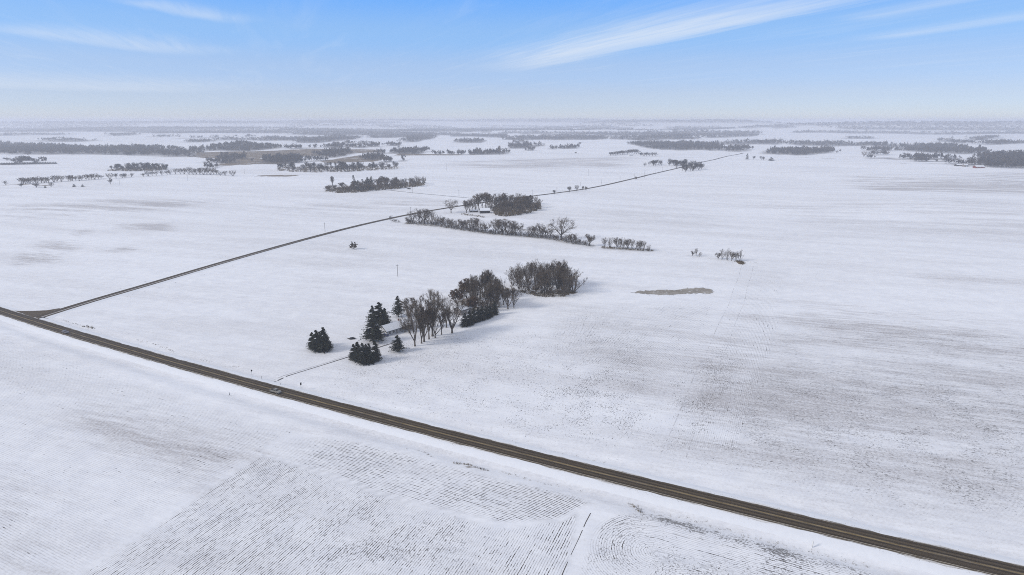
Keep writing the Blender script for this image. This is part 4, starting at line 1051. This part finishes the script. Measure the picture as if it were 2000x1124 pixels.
def buildings():
    a, b = at(755.5, 657.5), at(795, 645.5); rz = math.atan2(b[1] - a[1], b[0] - a[0])
    building('farmhouse', 'single storey farmhouse with snowy gabled roof behind the bare trees', 'house', (a[0], a[1], a[2]), rz, 19, 8.2, 2.75, 2.5, M_SIDING,
             [('long', 2.2, .95, 1.3, 1.15), ('long', 4.9, .95, 1.5, 1.15), ('long', 9.8, .95, 1.5, 1.15), ('long', 13.0, .95, 1.2, 1.15), ('long', 16.4, .95, 1.3, 1.15), ('end', 2.4, .95, 1.1, 1.15), ('end', 5.8, .95, 1.1, 1.15)], (7.2, .95, 2.05), (12.5, 5.0))
    c = at(901, 617); building('farm_shed', 'grey boarded shed with snowy roof half hidden by the spruce row', 'shed', tuple(c), rz + .05, 9.5, 6.5, 3.3, 1.7, M_TIMBER, [('long', 2.2, 1.2, .9, .9)], (6.2, 2.2, 2.4))
    c = at(881, 624); 
    c = at(938, 417.5); building('machine_shed', 'open fronted machine shed with white snowy roof at the far farmstead', 'shed', tuple(c), math.radians(8), 13, 9, 3.6, 2.6, M_DARKWALL, (), None, None, None, .6, [(3., 4.6, 2.9), (8.8, 5., 2.9)])
    c = at(918, 415); building('low_shed', 'low dark shed with snowy roof left of the open machine shed', 'shed', tuple(c), math.radians(-6), 10, 5, 2.1, .9, M_DARKWALL, (), (4, 1.8, 1.8))
    c = at(1906, 329); building('red_barn', 'red boarded barn with snowy roof by the dark wood at the right', 'barn', tuple(c), math.radians(3), 23, 11, 3.6, 2.8, M_RED, [('long', 4, 1.4, 1.4, 1.2), ('long', 19, 1.4, 1.4, 1.2)], (11, 3.6, 3.0))
    c = at(1869, 325); building('dark_barn', 'dark long barn with snowy roof left of the red barn', 'barn', tuple(c), math.radians(4), 24, 10, 3, 2.4, M_DARKWALL, (), (8, 4, 3.2))
    c = at(1884, 326); building('small_barn', 'small grey barn between the dark barn and the red barn', 'barn', tuple(c), math.radians(12), 12, 9, 3.5, 2.4, M_TIMBER, (), (6, 3, 2.8))
    c = at(-8, 321.5); building('long_barn', 'long barn with white snowy roof at the left farmstead', 'barn', tuple(c), math.radians(-2), 52, 18, 3.4, 4.2, M_TIMBER, (), (20, 4, 3))
    c = at(44, 320.5); building('grey_barn', 'grey barn under the dark trees of the left farmstead', 'barn', tuple(c), math.radians(4), 30, 14, 4, 4, M_TIMBER, (), (12, 4, 3.2))
    c = at(1229, 305); building('white_farmhouse', 'small white farmhouse among trees on the far rise', 'house', tuple(c), math.radians(10), 15, 9, 4.5, 3.2, M_WHITE, [('long', 4, 1.2, 1.2, 1.4), ('long', 11, 1.2, 1.2, 1.4)], (7.5, 1.1, 2.1))
    # dark evergreen hedge of the left farmstead and single evergreens
    plant([E(x, 322.3 - .015 * x, 317.8 - .012 * x, 'spruce_far%d' % (i % 2), 7) for i, x in enumerate(range(4, 112, 5))], 'in the dark line before the left farmstead', 'spruces before the left farmstead', False)
    plant([E(u, b, t, FARB[i % len(FARB)], 14) for i, (u, b, t) in enumerate([(14, 314, 308), (22, 315, 310), (34, 319, 306), (40, 318, 305), (46, 318, 304), (52, 318, 305), (58, 318, 307), (64, 319, 309), (70, 320, 311)])],
          'over the barns of the left farmstead', 'trees of the left farmstead', False)
    plant([E(1459, 312, 300, 'spruce_far0', 7, label='lone dark spruce at the top end of the side road'), E(1506, 314.5, 307.5, 'spruce_far1', 12, label='round dark evergreen right of the road end')], '', None, False)
    plant([E(1472, 312.5, 305, 'foval0', 6), E(1487, 313, 305, 'fvase1', 9), E(1491, 313.5, 307, 'foval4', 6)], 'between the two evergreens at the road end', 'trees at the road end', False)
    plant([E(1687, 307, 296, 'fvase1', 12), E(1124.5, 300, 297, 'fshrub0', 5), E(1132, 284, 278, 'foval0', 8), E(932, 302.5, 287.5, 'ftall6', 5), E(937.5, 302.5, 288.5, 'ftall6', 5), E(975, 303, 284.5, 'ftall6', 6), E(901, 302, 292.5, 'fshrub1', 13)],
          'dotted over the far fields', 'single trees of the far fields', False)


# ------------------------------------------------------------------ vehicles
def vehicle(name, label, loc, rz, paint, kind='car', group=None, sc=1.):
    r = thing(name, label, 'pickup' if kind == 'pickup' else 'car', loc, rz, group, (sc, sc, sc))
    w = .92; L = 2.75 if kind == 'pickup' else 2.3
    b = MB()
    if kind == 'pickup':
        prof = [(-L, .50), (-L, 1.02), (-.55, 1.05), (1.2, 1.08), (2.55, .98), (L, .82), (L, .45)]
        cab = [(-.60, 1.05), (-.45, 1.78), (.55, 1.80), (1.25, 1.09)]
    else:
        prof = [(-L, .45), (-L, .85), (-1.7, .98), (.9, 1.0), (2.0, .88), (L, .70), (L, .38)]
        cab = [(-1.75, .98), (-1.15, 1.46), (.15, 1.48), (.98, 1.0)]
    b.hull([(x, w, z) for x, z in prof], [(x, -w, z) for x, z in prof])
    cw0, cw1 = w - .04, w - .16
    k = [(x, cw0 if z < 1.2 else cw1, z) for x, z in cab]; b.hull(k, [(x, -y, z) for x, y, z in k])
    if kind == 'pickup':
        b.box(-L + .08, -.75, -.90, -.80, 1.02, 1.14); b.box(-L + .08, -.75, .80, .90, 1.02, 1.14); b.box(-L + .02, -L + .1, -.88, .88, 1.02, 1.13)
    body = b.build('body', paint, r)
    g = MB(); (x0, z0), (x1, z1), (x2, z2), (x3, z3) = cab
    def lerp(p, q, t): return tuple(p[i] + (q[i] - p[i]) * t for i in range(3))
    for sg in (1, -1):   # side glass
        lo0, hi0, hi1, lo1 = [(x, sg * ((cw0 if z < 1.2 else cw1) + .012), z) for x, z in cab]
        q = [lerp(lo0, hi0, .12), lerp(lo0, hi0, .90), lerp(hi1, lo1, .10), lerp(hi1, lo1, .88)]; q[0] = (q[0][0] + .15, *q[0][1:]); q[3] = (q[3][0] - .12, *q[3][1:])
        g.face(q if sg < 0 else q[::-1])
    for (p0, p1), dx in ((((x3, z3), (x2, z2)), .015), (((x0, z0), (x1, z1)), -.015)):
        q = [(p0[0] + dx, s_ * cw0 * .92, p0[1] + .06) for s_ in (1, -1)] + [(p1[0] + dx, s_ * cw1 * .92, p1[1] - .05) for s_ in (-1, 1)]
        g.face(q if dx < 0 else q[::-1])
    g.build('window', M_GLASS, r)
    for x in (-L + .95, L - .95):
        for sg in (1, -1):
            t = MB(); t.tube((x, sg * (w - .18), .34), (x, sg * (w + .03), .34), .34, .34, 14); wh = t.build('wheel', M_TYRE, r)
            t = MB(); t.tube((x, sg * (w + .031), .34), (x, sg * (w + .045), .34), .2, .18, 10); t.build('rim', M_RIM, wh)
    for sg in (1, -1):
        t = MB(); t.box(L - .06, L + .02, sg * .68 - .18, sg * .68 + .18, .62, .76); t.build('headlight', M_CHROME, r)
        t = MB(); t.box(-L - .02, -L + .05, sg * .74 - .12, sg * .74 + .12, .66, .86); t.build('tail_lamp', M_REDLAMP, r)
    t = MB(); t.box(L - .05, L + .06, -.85, .85, .38, .54); t.build('bumper', M_STEEL, r)
    if kind == 'pickup':
        t = MB(); t.box(-L + .15, -.72, -.74, .74, 1.052, 1.10); t.build('load_bed', M_DARKWALL, r)
    return r

def road_point(u, off):
    """a point of the main road: photo column u on the centre line, off metres to the left of its direction of travel (+x)"""
    xs = np.linspace(-500, 250, 3000); X = np.stack([xs, road_y(xs), np.full_like(xs, .6)], 1)
    d = X - np.array([0, 0, H]); uu = 1000 + F * d[:, 0] / (d[:, 1] * math.cos(PITCH) - d[:, 2] * math.sin(PITCH))
    i = int(np.argmin(abs(uu - u))); x = xs[i]; s_ = np.polyval(np.polyder(ROAD_FIT), x); a = math.atan(s_)
    return np.array([x - math.sin(a) * off, road_y(x) + math.cos(a) * off, .575]), a

def vehicles():
    p, a = road_point(544, -1.7); vehicle('pickup_truck', 'dusty silver pickup driving on the main road by the driveway', tuple(p), a, M_SILVER, 'pickup')
    p, a = road_point(134, -1.7); vehicle('parked_car'.replace('parked_', ''), 'dull dark car driving on the main road near the junction', tuple(p), a, M_DARKCAR)
    p = at(752.5, 656); vehicle('car', 'dark blue car parked at the gable end of the farmhouse', tuple(p), math.radians(140), M_BLUE)
    p = at(799, 370); vehicle('car', 'dark car standing in the snow beside the farm lane', tuple(p), math.radians(5), M_BLACK, sc=1.5)
    # dark mound in the yard: a heap of brush with one long stick
    p = at(688, 662.5); rr = random.Random(4); t = TreeMB()
    r = thing('brush_heap', 'small dark heap with a short spur on the snow left of the farmhouse', 'brush heap', tuple(p), math.radians(8))
    m_ = MB(); n = 22; rings = [[(1.9 * k * math.cos(6.283 * i / n) * (1 + .12 * math.sin(3 * i)), 1.15 * k * math.sin(6.283 * i / n) * (1 + .1 * math.cos(5 * i)), z) for i in range(n)] for k, z in ((1., -.1), (.95, .35), (.7, .75), (.3, .98))]
    for q0, q1 in zip(rings[:-1], rings[1:]): m_.hull(q0, q1, caps=False)
    m_.face(rings[-1]); m_.build('mound', M_BLACK, r)
    for _ in range(160):
        an = rr.random() * 6.283; k = rr.random() ** .5; c = np.array([1.8 * k * math.cos(an), 1.1 * k * math.sin(an), .95 * (1 - k * k) + .05]); t.blade(c, c + np.array([rr.gauss(0, .6), rr.gauss(0, .4), rr.uniform(0, .3)]), .09, rr)
    t.tube([np.array([-1.7, 0, .35]), np.array([-2.5, .1, .45]), np.array([-3.1, .15, .75])], [.2, .16, .1], 6)
    obj('branches', mesh_np('branches', np.array(t.V), [np.array(t.F)], [M_BLACK]), r)


# ------------------------------------------------------------------ poles, signs, posts
POLES = [(777, 540.5, 517, 'single utility pole in the middle field above the farmhouse'), (635, 453.5, 435, 'utility pole left of the side road across from the hedgerow'), (366.8, 353.8, 342.8, 'utility pole below the dark end of the left hedge'),
         (234.3, 362.8, 351, 'utility pole in front of the left hedge'), (477.6, 340, 331, 'utility pole right of the left hedge'), (805.6, 376.5, 365.5, 'utility pole at the left end of the farm lane'), (896.5, 384, 371, 'utility pole at the right end of the farm lane'),
         (793.3, 327.5, 316, 'leftmost of the distant poles crossing the grey field'), (872, 333, 320, 'second of the distant poles crossing the grey field'), (957, 335, 320, 'third of the distant poles crossing the grey field'),
         (1049, 338.5, 328, 'fourth of the distant poles crossing the grey field'), (1149, 344, 331, 'fifth of the distant poles crossing the grey field'), (1258.7, 347.5, 332, 'tall pole close by the side road below the road grove'),
         (802, 418, 405, 'utility pole at the side road above the hedgerow end'), (870.5, 405, 393, 'utility pole beside the lone round tree'), (1039.5, 383, 371, 'utility pole at the side road right of the far farmstead'), (1087.5, 375, 366, 'pole by the roadside trees, left of the biggest'),
         (1133.5, 364, 356.5, 'pole behind the roadside trees'), (1174.5, 360.5, 351, 'pole right of the roadside trees'), (1211, 352.5, 345, 'pole midway between roadside trees and road grove'), (1238.7, 347, 339.5, 'pole just left of the tall roadside pole'),
         (1280.8, 338, 330.5, 'second pole below the road grove'), (1294, 334, 327, 'pole at the foot of the road grove'), (1381, 316.5, 310, 'first pole beyond the road grove'), (1404, 312, 304.5, 'second pole beyond the road grove'), (1424, 305.5, 299, 'last pole before the road end')]
def poles():
    for u, vb, vt, lab in POLES:
        b = at(u, vb); h = max(tall(b, vt), 7.); d = math.hypot(b[0], b[1]); k = 1.0
        r = thing('utility_pole', lab, 'utility pole', tuple(b), math.radians(20), 'utility poles across the fields')
        m_ = MB(); m_.tube((0, 0, -.5), (0, 0, h), .19, .12, 8); m_.build('pole', M_POLE, r)
        m_ = MB(); m_.box(-1.15, 1.15, -.20, -.09, h - .75, h - .60); m_.tube((-.8, -.14, h - .7), (0, -.13, h - 1.4), .035, .035, 5); m_.tube((.8, -.14, h - .7), (0, -.13, h - 1.4), .035, .035, 5); arm = m_.build('crossarm', M_POLE, r)
        for x in (-1.05, -.5, .5, 1.05):
            m_ = MB(); m_.tube((x, -.145, h - .60), (x, -.145, h - .46), .05, .035, 6); m_.build('insulator', M_STEEL, arm)
    # hump of dead grass round the feet of the two poles at the left
    def post(name, label, cat, u, vb, vt, w, m_pole, plate=None, lean=0.):
        b = at(u, vb); h = tall(b, vt); r = thing(name, label, cat, tuple(b), math.radians(-28)); r.rotation_euler = (lean, lean, math.radians(-28))
        m_ = MB(); m_.tube((0, 0, -.3), (0, 0, h), w, w, 6); m_.build('post', m_pole, r)
        if plate == 'diamond':
            m_ = MB(); q = [(-.55, h - .6), (0, h - 1.15), (.55, h - .6), (0, h - .05)]; m_.hull([(.09, x, z) for x, z in q], [(.06, x, z) for x, z in q]); m_.build('sign_plate', M_BLACK, r)
        if plate == 'square':
            m_ = MB(); m_.box(.06, .10, -.42, .42, h - 1.25, h); m_.build('sign_plate', M_BLACK, r)
        if plate == 'bands':
            for z0 in (.18, .62):
                m_ = MB(); m_.tube((0, 0, h * z0), (0, 0, h * (z0 + .28)), w * 1.35, w * 1.35, 6); m_.build('band', M_BLACK, r)
        if plate == 'stripe':
            m_ = MB(); m_.box(w + .002, w + .03, -w * .7, w * .7, h * .15, h * .9); m_.build('stripe', M_BLACK, r)
        return r
    post('road_sign', 'thin pole with a dark diamond sign left of the driveway', 'road sign', 492.5, 737, 722, .06, M_STEEL, 'diamond')
    post('road_sign', 'thin pole with a dark square sign right of the driveway', 'road sign', 588.3, 761, 747.5, .06, M_STEEL, 'square')
    post('marker_post', 'short grey stake between diamond sign and driveway', 'marker post', 511.6, 742, 735.5, .09, M_POLE)
    post('marker_post', 'leaning stake with two black bands in the near ditch', 'marker post', 448.6, 773, 765.5, .10, M_STEEL, 'bands', .16)
    post('marker_post', 'pale post with a dark stripe on the near verge at the lower right', 'marker post', 1586, 1070, 1057.5, .15, M_WHITE, 'stripe')
    b = at(548, 752.5); r = thing('mailbox', 'pale mailbox on a post where driveway meets road', 'mailbox', tuple(b), math.radians(-28))
    m_ = MB(); m_.tube((0, 0, -.3), (0, 0, 1.05), .06, .06, 6); m_.build('post', M_POLE, r)
    m_ = MB(); pr = [(-.14, 1.05), (.14, 1.05), (.14, 1.22)] + [(.14 * math.cos(t), 1.22 + .14 * math.sin(t)) for t in (.5, 1.05, 1.57, 2.1, 2.6)] + [(-.14, 1.22)]
    m_.hull([(-.28, y, z) for y, z in pr], [(.28, y, z) for y, z in pr]); m_.build('box', M_WHITE, r)
    m_ = MB(); m_.box(-.1, .1, -.165, -.145, 1.2, 1.25); m_.box(-.1, -.06, -.165, -.145, 1.2, 1.42); m_.build('flag', M_RED, r)


# ------------------------------------------------------------------ dry grass and brush at the edges
def grasses():
    rr = np.random.default_rng(9); V, Fc = [], []
    def tuft(x, y, h, w, n, z=None):
        z = float(height(x, y)) if z is None else z
        for _ in range(n):
            a = rr.uniform(0, 6.283); c = np.array([x + rr.normal(0, w), y + rr.normal(0, w), z - .05]); s_ = np.array([math.cos(a), math.sin(a), 0]) * .09 * h / .5
            tip = c + np.array([rr.normal(0, .3) * h, rr.normal(0, .3) * h, h * rr.uniform(.6, 1.2)]); k = len(V); V.extend([c - s_, c + s_, tip]); Fc.append((k, k + 1, k + 2))
    def along(px, step, spread, h, n=5, p=1.):
        P = resample([at(*q)[:2] for q in px], step)
        for q in P:
            if rr.random() < p: tuft(q[0] + rr.normal(0, spread), q[1] + rr.normal(0, spread), h * rr.uniform(.6, 1.3), .25, n)
    along([(124, 626), (140, 632), (152, 634), (158, 636)], .8, .4, .45, 5, .8); along([(162, 637), (170, 639), (178, 641), (182, 643)], .5, .5, .7, 6)
    along([(104, 627), (120, 631), (150, 640), (215, 655)], 1.2, .6, .3, 4, .5)
    along([(262, 664), (300, 673), (330, 684), (342, 690)], .8, .5, .4, 5, .7); along([(394, 703), (412, 708)], .6, .4, .4); along([(440, 715), (476, 719)], 1., .5, .35, 4, .6)
    along([(655, 778), (680, 787), (700, 792), (723, 797), (760, 810), (800, 822)], 1.0, .8, .4, 5, .6)
    along([(940, 838), (1000, 862), (1060, 878), (1140, 892), (1200, 905)], 1.2, 1.2, .35, 4, .5)
    along([(888, 905), (915, 908), (940, 917), (952, 920)], .3, .35, .5, 6); along([(790, 876), (820, 880), (845, 893)], .5, .4, .35, 5, .7); along([(985, 925), (1010, 930), (1040, 940), (1140, 962)], .7, .5, .4, 5, .6)
    along([(1232, 985), (1246, 992), (1252, 1000)], .35, .7, .6, 6)
    along([(1250, 1001), (1330, 1012), (1500, 1058), (1700, 1110)], .5, .8, .35, 5, .9)
    along([(200, 592), (300, 566), (420, 531), (560, 492)], 3., .8, .4, 4, .35); along([(110, 595), (200, 574), (330, 536), (480, 490)], 3., .8, .4, 4, .35)
    along([(1236, 572.5), (1262, 576), (1300, 577.5), (1330, 576), (1360, 574.5), (1390, 575), (1394, 569)], .6, 1.0, .35, 4, .5); along([(1233, 571.5), (1262, 568.5), (1322, 567), (1345, 563.5), (1370, 562.3), (1390, 565)], .9, .7, .3, 4, .4)
    for a, b in ((HEDGE_BOTTOMS[0], 1000), (HEDGE_BOTTOMS[1], 260)):
        P = poly_t(a); q = rr.uniform(P.min(0), P.max(0), (b * 6, 2)); q = q[sdist(P, q[:, 0], q[:, 1]) > -1.2][:b]
        for x, y in q: tuft(x, y, rr.uniform(.4, 1.3), .5, 5)
    along([(1276, 490), (1350, 500), (1400, 507), (1450, 511), (1500, 516)], 1.3, .6, .5, 4, .5); along([(1437, 511), (1449, 512), (1449, 517)], .25, 1.0, 1.1, 7)
    for ring, n in (([(1000, 566), (1030, 575), (1060, 581), (1100, 580), (1128, 572), (1110, 566), (1060, 572)], 420), ([(895, 590), (905, 606), (960, 612), (978, 600), (976, 580), (930, 575)], 420), ([(900, 420), (947, 426), (947, 423), (902, 417)], 110),
                    ([(966, 421), (985, 424), (1010, 421), (1040, 416), (1057, 408), (1052, 400), (1010, 396), (975, 399), (962, 408)], 700), ([(634, 374), (660, 377.5), (692, 377), (732, 373), (775, 369.5), (826, 363.5), (830, 357), (740, 361), (650, 369)], 900),
                    ([(540, 334), (570, 336), (620, 337.5), (690, 336), (740, 333), (777, 330.5), (777, 326), (700, 325), (600, 327), (548, 328)], 900), ([(211, 334), (250, 335), (300, 334.5), (328, 332), (326, 328), (290, 327), (240, 328)], 500)):
        P = poly_t(ring); q = rr.uniform(P.min(0), P.max(0), (n * 6, 2)); q = q[sdist(P, q[:, 0], q[:, 1]) > 0][:n]; big = 1. if n < 500 else 3.
        for x, y in q: tuft(x, y, rr.uniform(.5, 1.5) * big, .5 * big, 5)
    # weeds on the road shoulders, in ragged runs
    for sg in (-1, 1):
        for x in np.arange(-345, 150, .55):
            if math.sin(x * .19 + sg) + math.sin(x * .071 + 2 * sg) + rr.normal(0, .5) < .25: continue
            o = 4.45 + abs(rr.normal(0, .45)); sl_ = np.polyval(np.polyder(ROAD_FIT), x); q = 1 / math.sqrt(1 + sl_ * sl_)
            tuft(x - sg * o * sl_ * q, float(road_y(x)) + sg * o * q, rr.uniform(.12, .28), .16, 4, .43 - (o - 4.35) / 2.65 * .38)
    # scattered stubble tufts in the middle field
    P = poly([(620, 760), (760, 690), (960, 650), (1250, 690), (1290, 880), (1000, 850), (780, 800)]); q = rr.uniform(P.min(0), P.max(0), (3000, 2)); q = q[sdist(P, q[:, 0], q[:, 1]) > 0]
    q = q[(np.sin(q[:, 0] / 9) + np.sin(q[:, 1] / 11 + q[:, 0] / 23) + rr.normal(0, .7, len(q))) > .9][:700]
    for x, y in q: tuft(x, y, rr.uniform(.18, .38), .3, 4)
    me = mesh_np('dry_grass', np.array(V), [np.array(Fc)], [M_GRASS])
    tag(obj('dry_grass', me), 'dry brown grass and weeds poking through the snow along ditches and hedges', 'grass', kind='stuff')


# ------------------------------------------------------------------ haze
def haze():
    m_ = bpy.data.materials.new('haze'); m_.use_nodes = True; t = NT(m_.node_tree)
    v = t.n('ShaderNodeVolumePrincipled'); v.inputs['Density'].default_value = HAZE_D; v.inputs['Color'].default_value = (.84, .86, .93, 1)
    v.inputs['Anisotropy'].default_value = .1
    o = t.n('ShaderNodeOutputMaterial'); t.put(o.inputs[1], v.outputs[0])
    mb = MB(); mb.box(-23000, 23000, -2500, 23000, -40, 148); me = mb.mesh('haze', m_)
    tag(obj('haze', me), 'pale winter haze over the valley', 'haze', kind='stuff')
HAZE_D = 1.6e-4

def ellipse(cx, cy, a, b, tt, n=20):
    return np.array([(cx + a * math.cos(q) * math.cos(tt) - b * math.sin(q) * math.sin(tt), cy + a * math.cos(q) * math.sin(tt) + b * math.sin(q) * math.cos(tt)) for q in np.linspace(0, 2 * math.pi, n, endpoint=False)])
FAR_WOODS += [[(360, 271.5), (500, 267.6), (500, 266.8), (360, 270.5)], [(836, 302.6), (912, 303), (912, 302), (836, 301.8)], [(555, 292), (748, 289), (748, 288.2), (555, 291)], [(1290, 283.5), (1400, 284), (1400, 283), (1290, 282.7)],
              [(640, 283), (740, 281.5), (740, 280.2), (660, 281.4)], [(600, 316), (640, 315), (640, 313.5), (605, 314)], [(735, 303), (750, 302.5), (748, 297), (736, 298)], [(400, 316), (440, 314), (470, 318), (440, 320)], [(395, 332), (424, 326), (428, 324), (405, 328)],
              [(740, 318.5), (765, 317), (763, 315), (742, 316)], [(1700, 304), (1735, 303), (1733, 301.8), (1703, 302.4)], [(1780, 316), (1860, 317), (1862, 315.6), (1782, 314.8)], [(0, 289), (60, 291), (60, 289.5), (0, 287)]]
NW = len(FAR_WOODS)
FAR_WOODS += [[(-100, 262), (300, 261), (500, 262), (740, 263), (760, 245), (300, 243), (-100, 246)], [(740, 263), (1000, 262), (1480, 263), (1480, 249), (1100, 246), (740, 245)], [(1480, 257), (2100, 258), (2100, 247), (1480, 248)]]
WOODS += [(poly_t(p), .9 if i < NW else .0) for i, p in enumerate(FAR_WOODS)] + [(ellipse(c[0], c[1], c[2] * .9, c[3] * .55, c[5]), .8) for c in RIDGES[:5]]
ground(); roads()
near_trees(); far_trees(); buildings(); plant_all(); far_woods()
vehicles(); poles(); grasses(); haze()
print(COUNT)
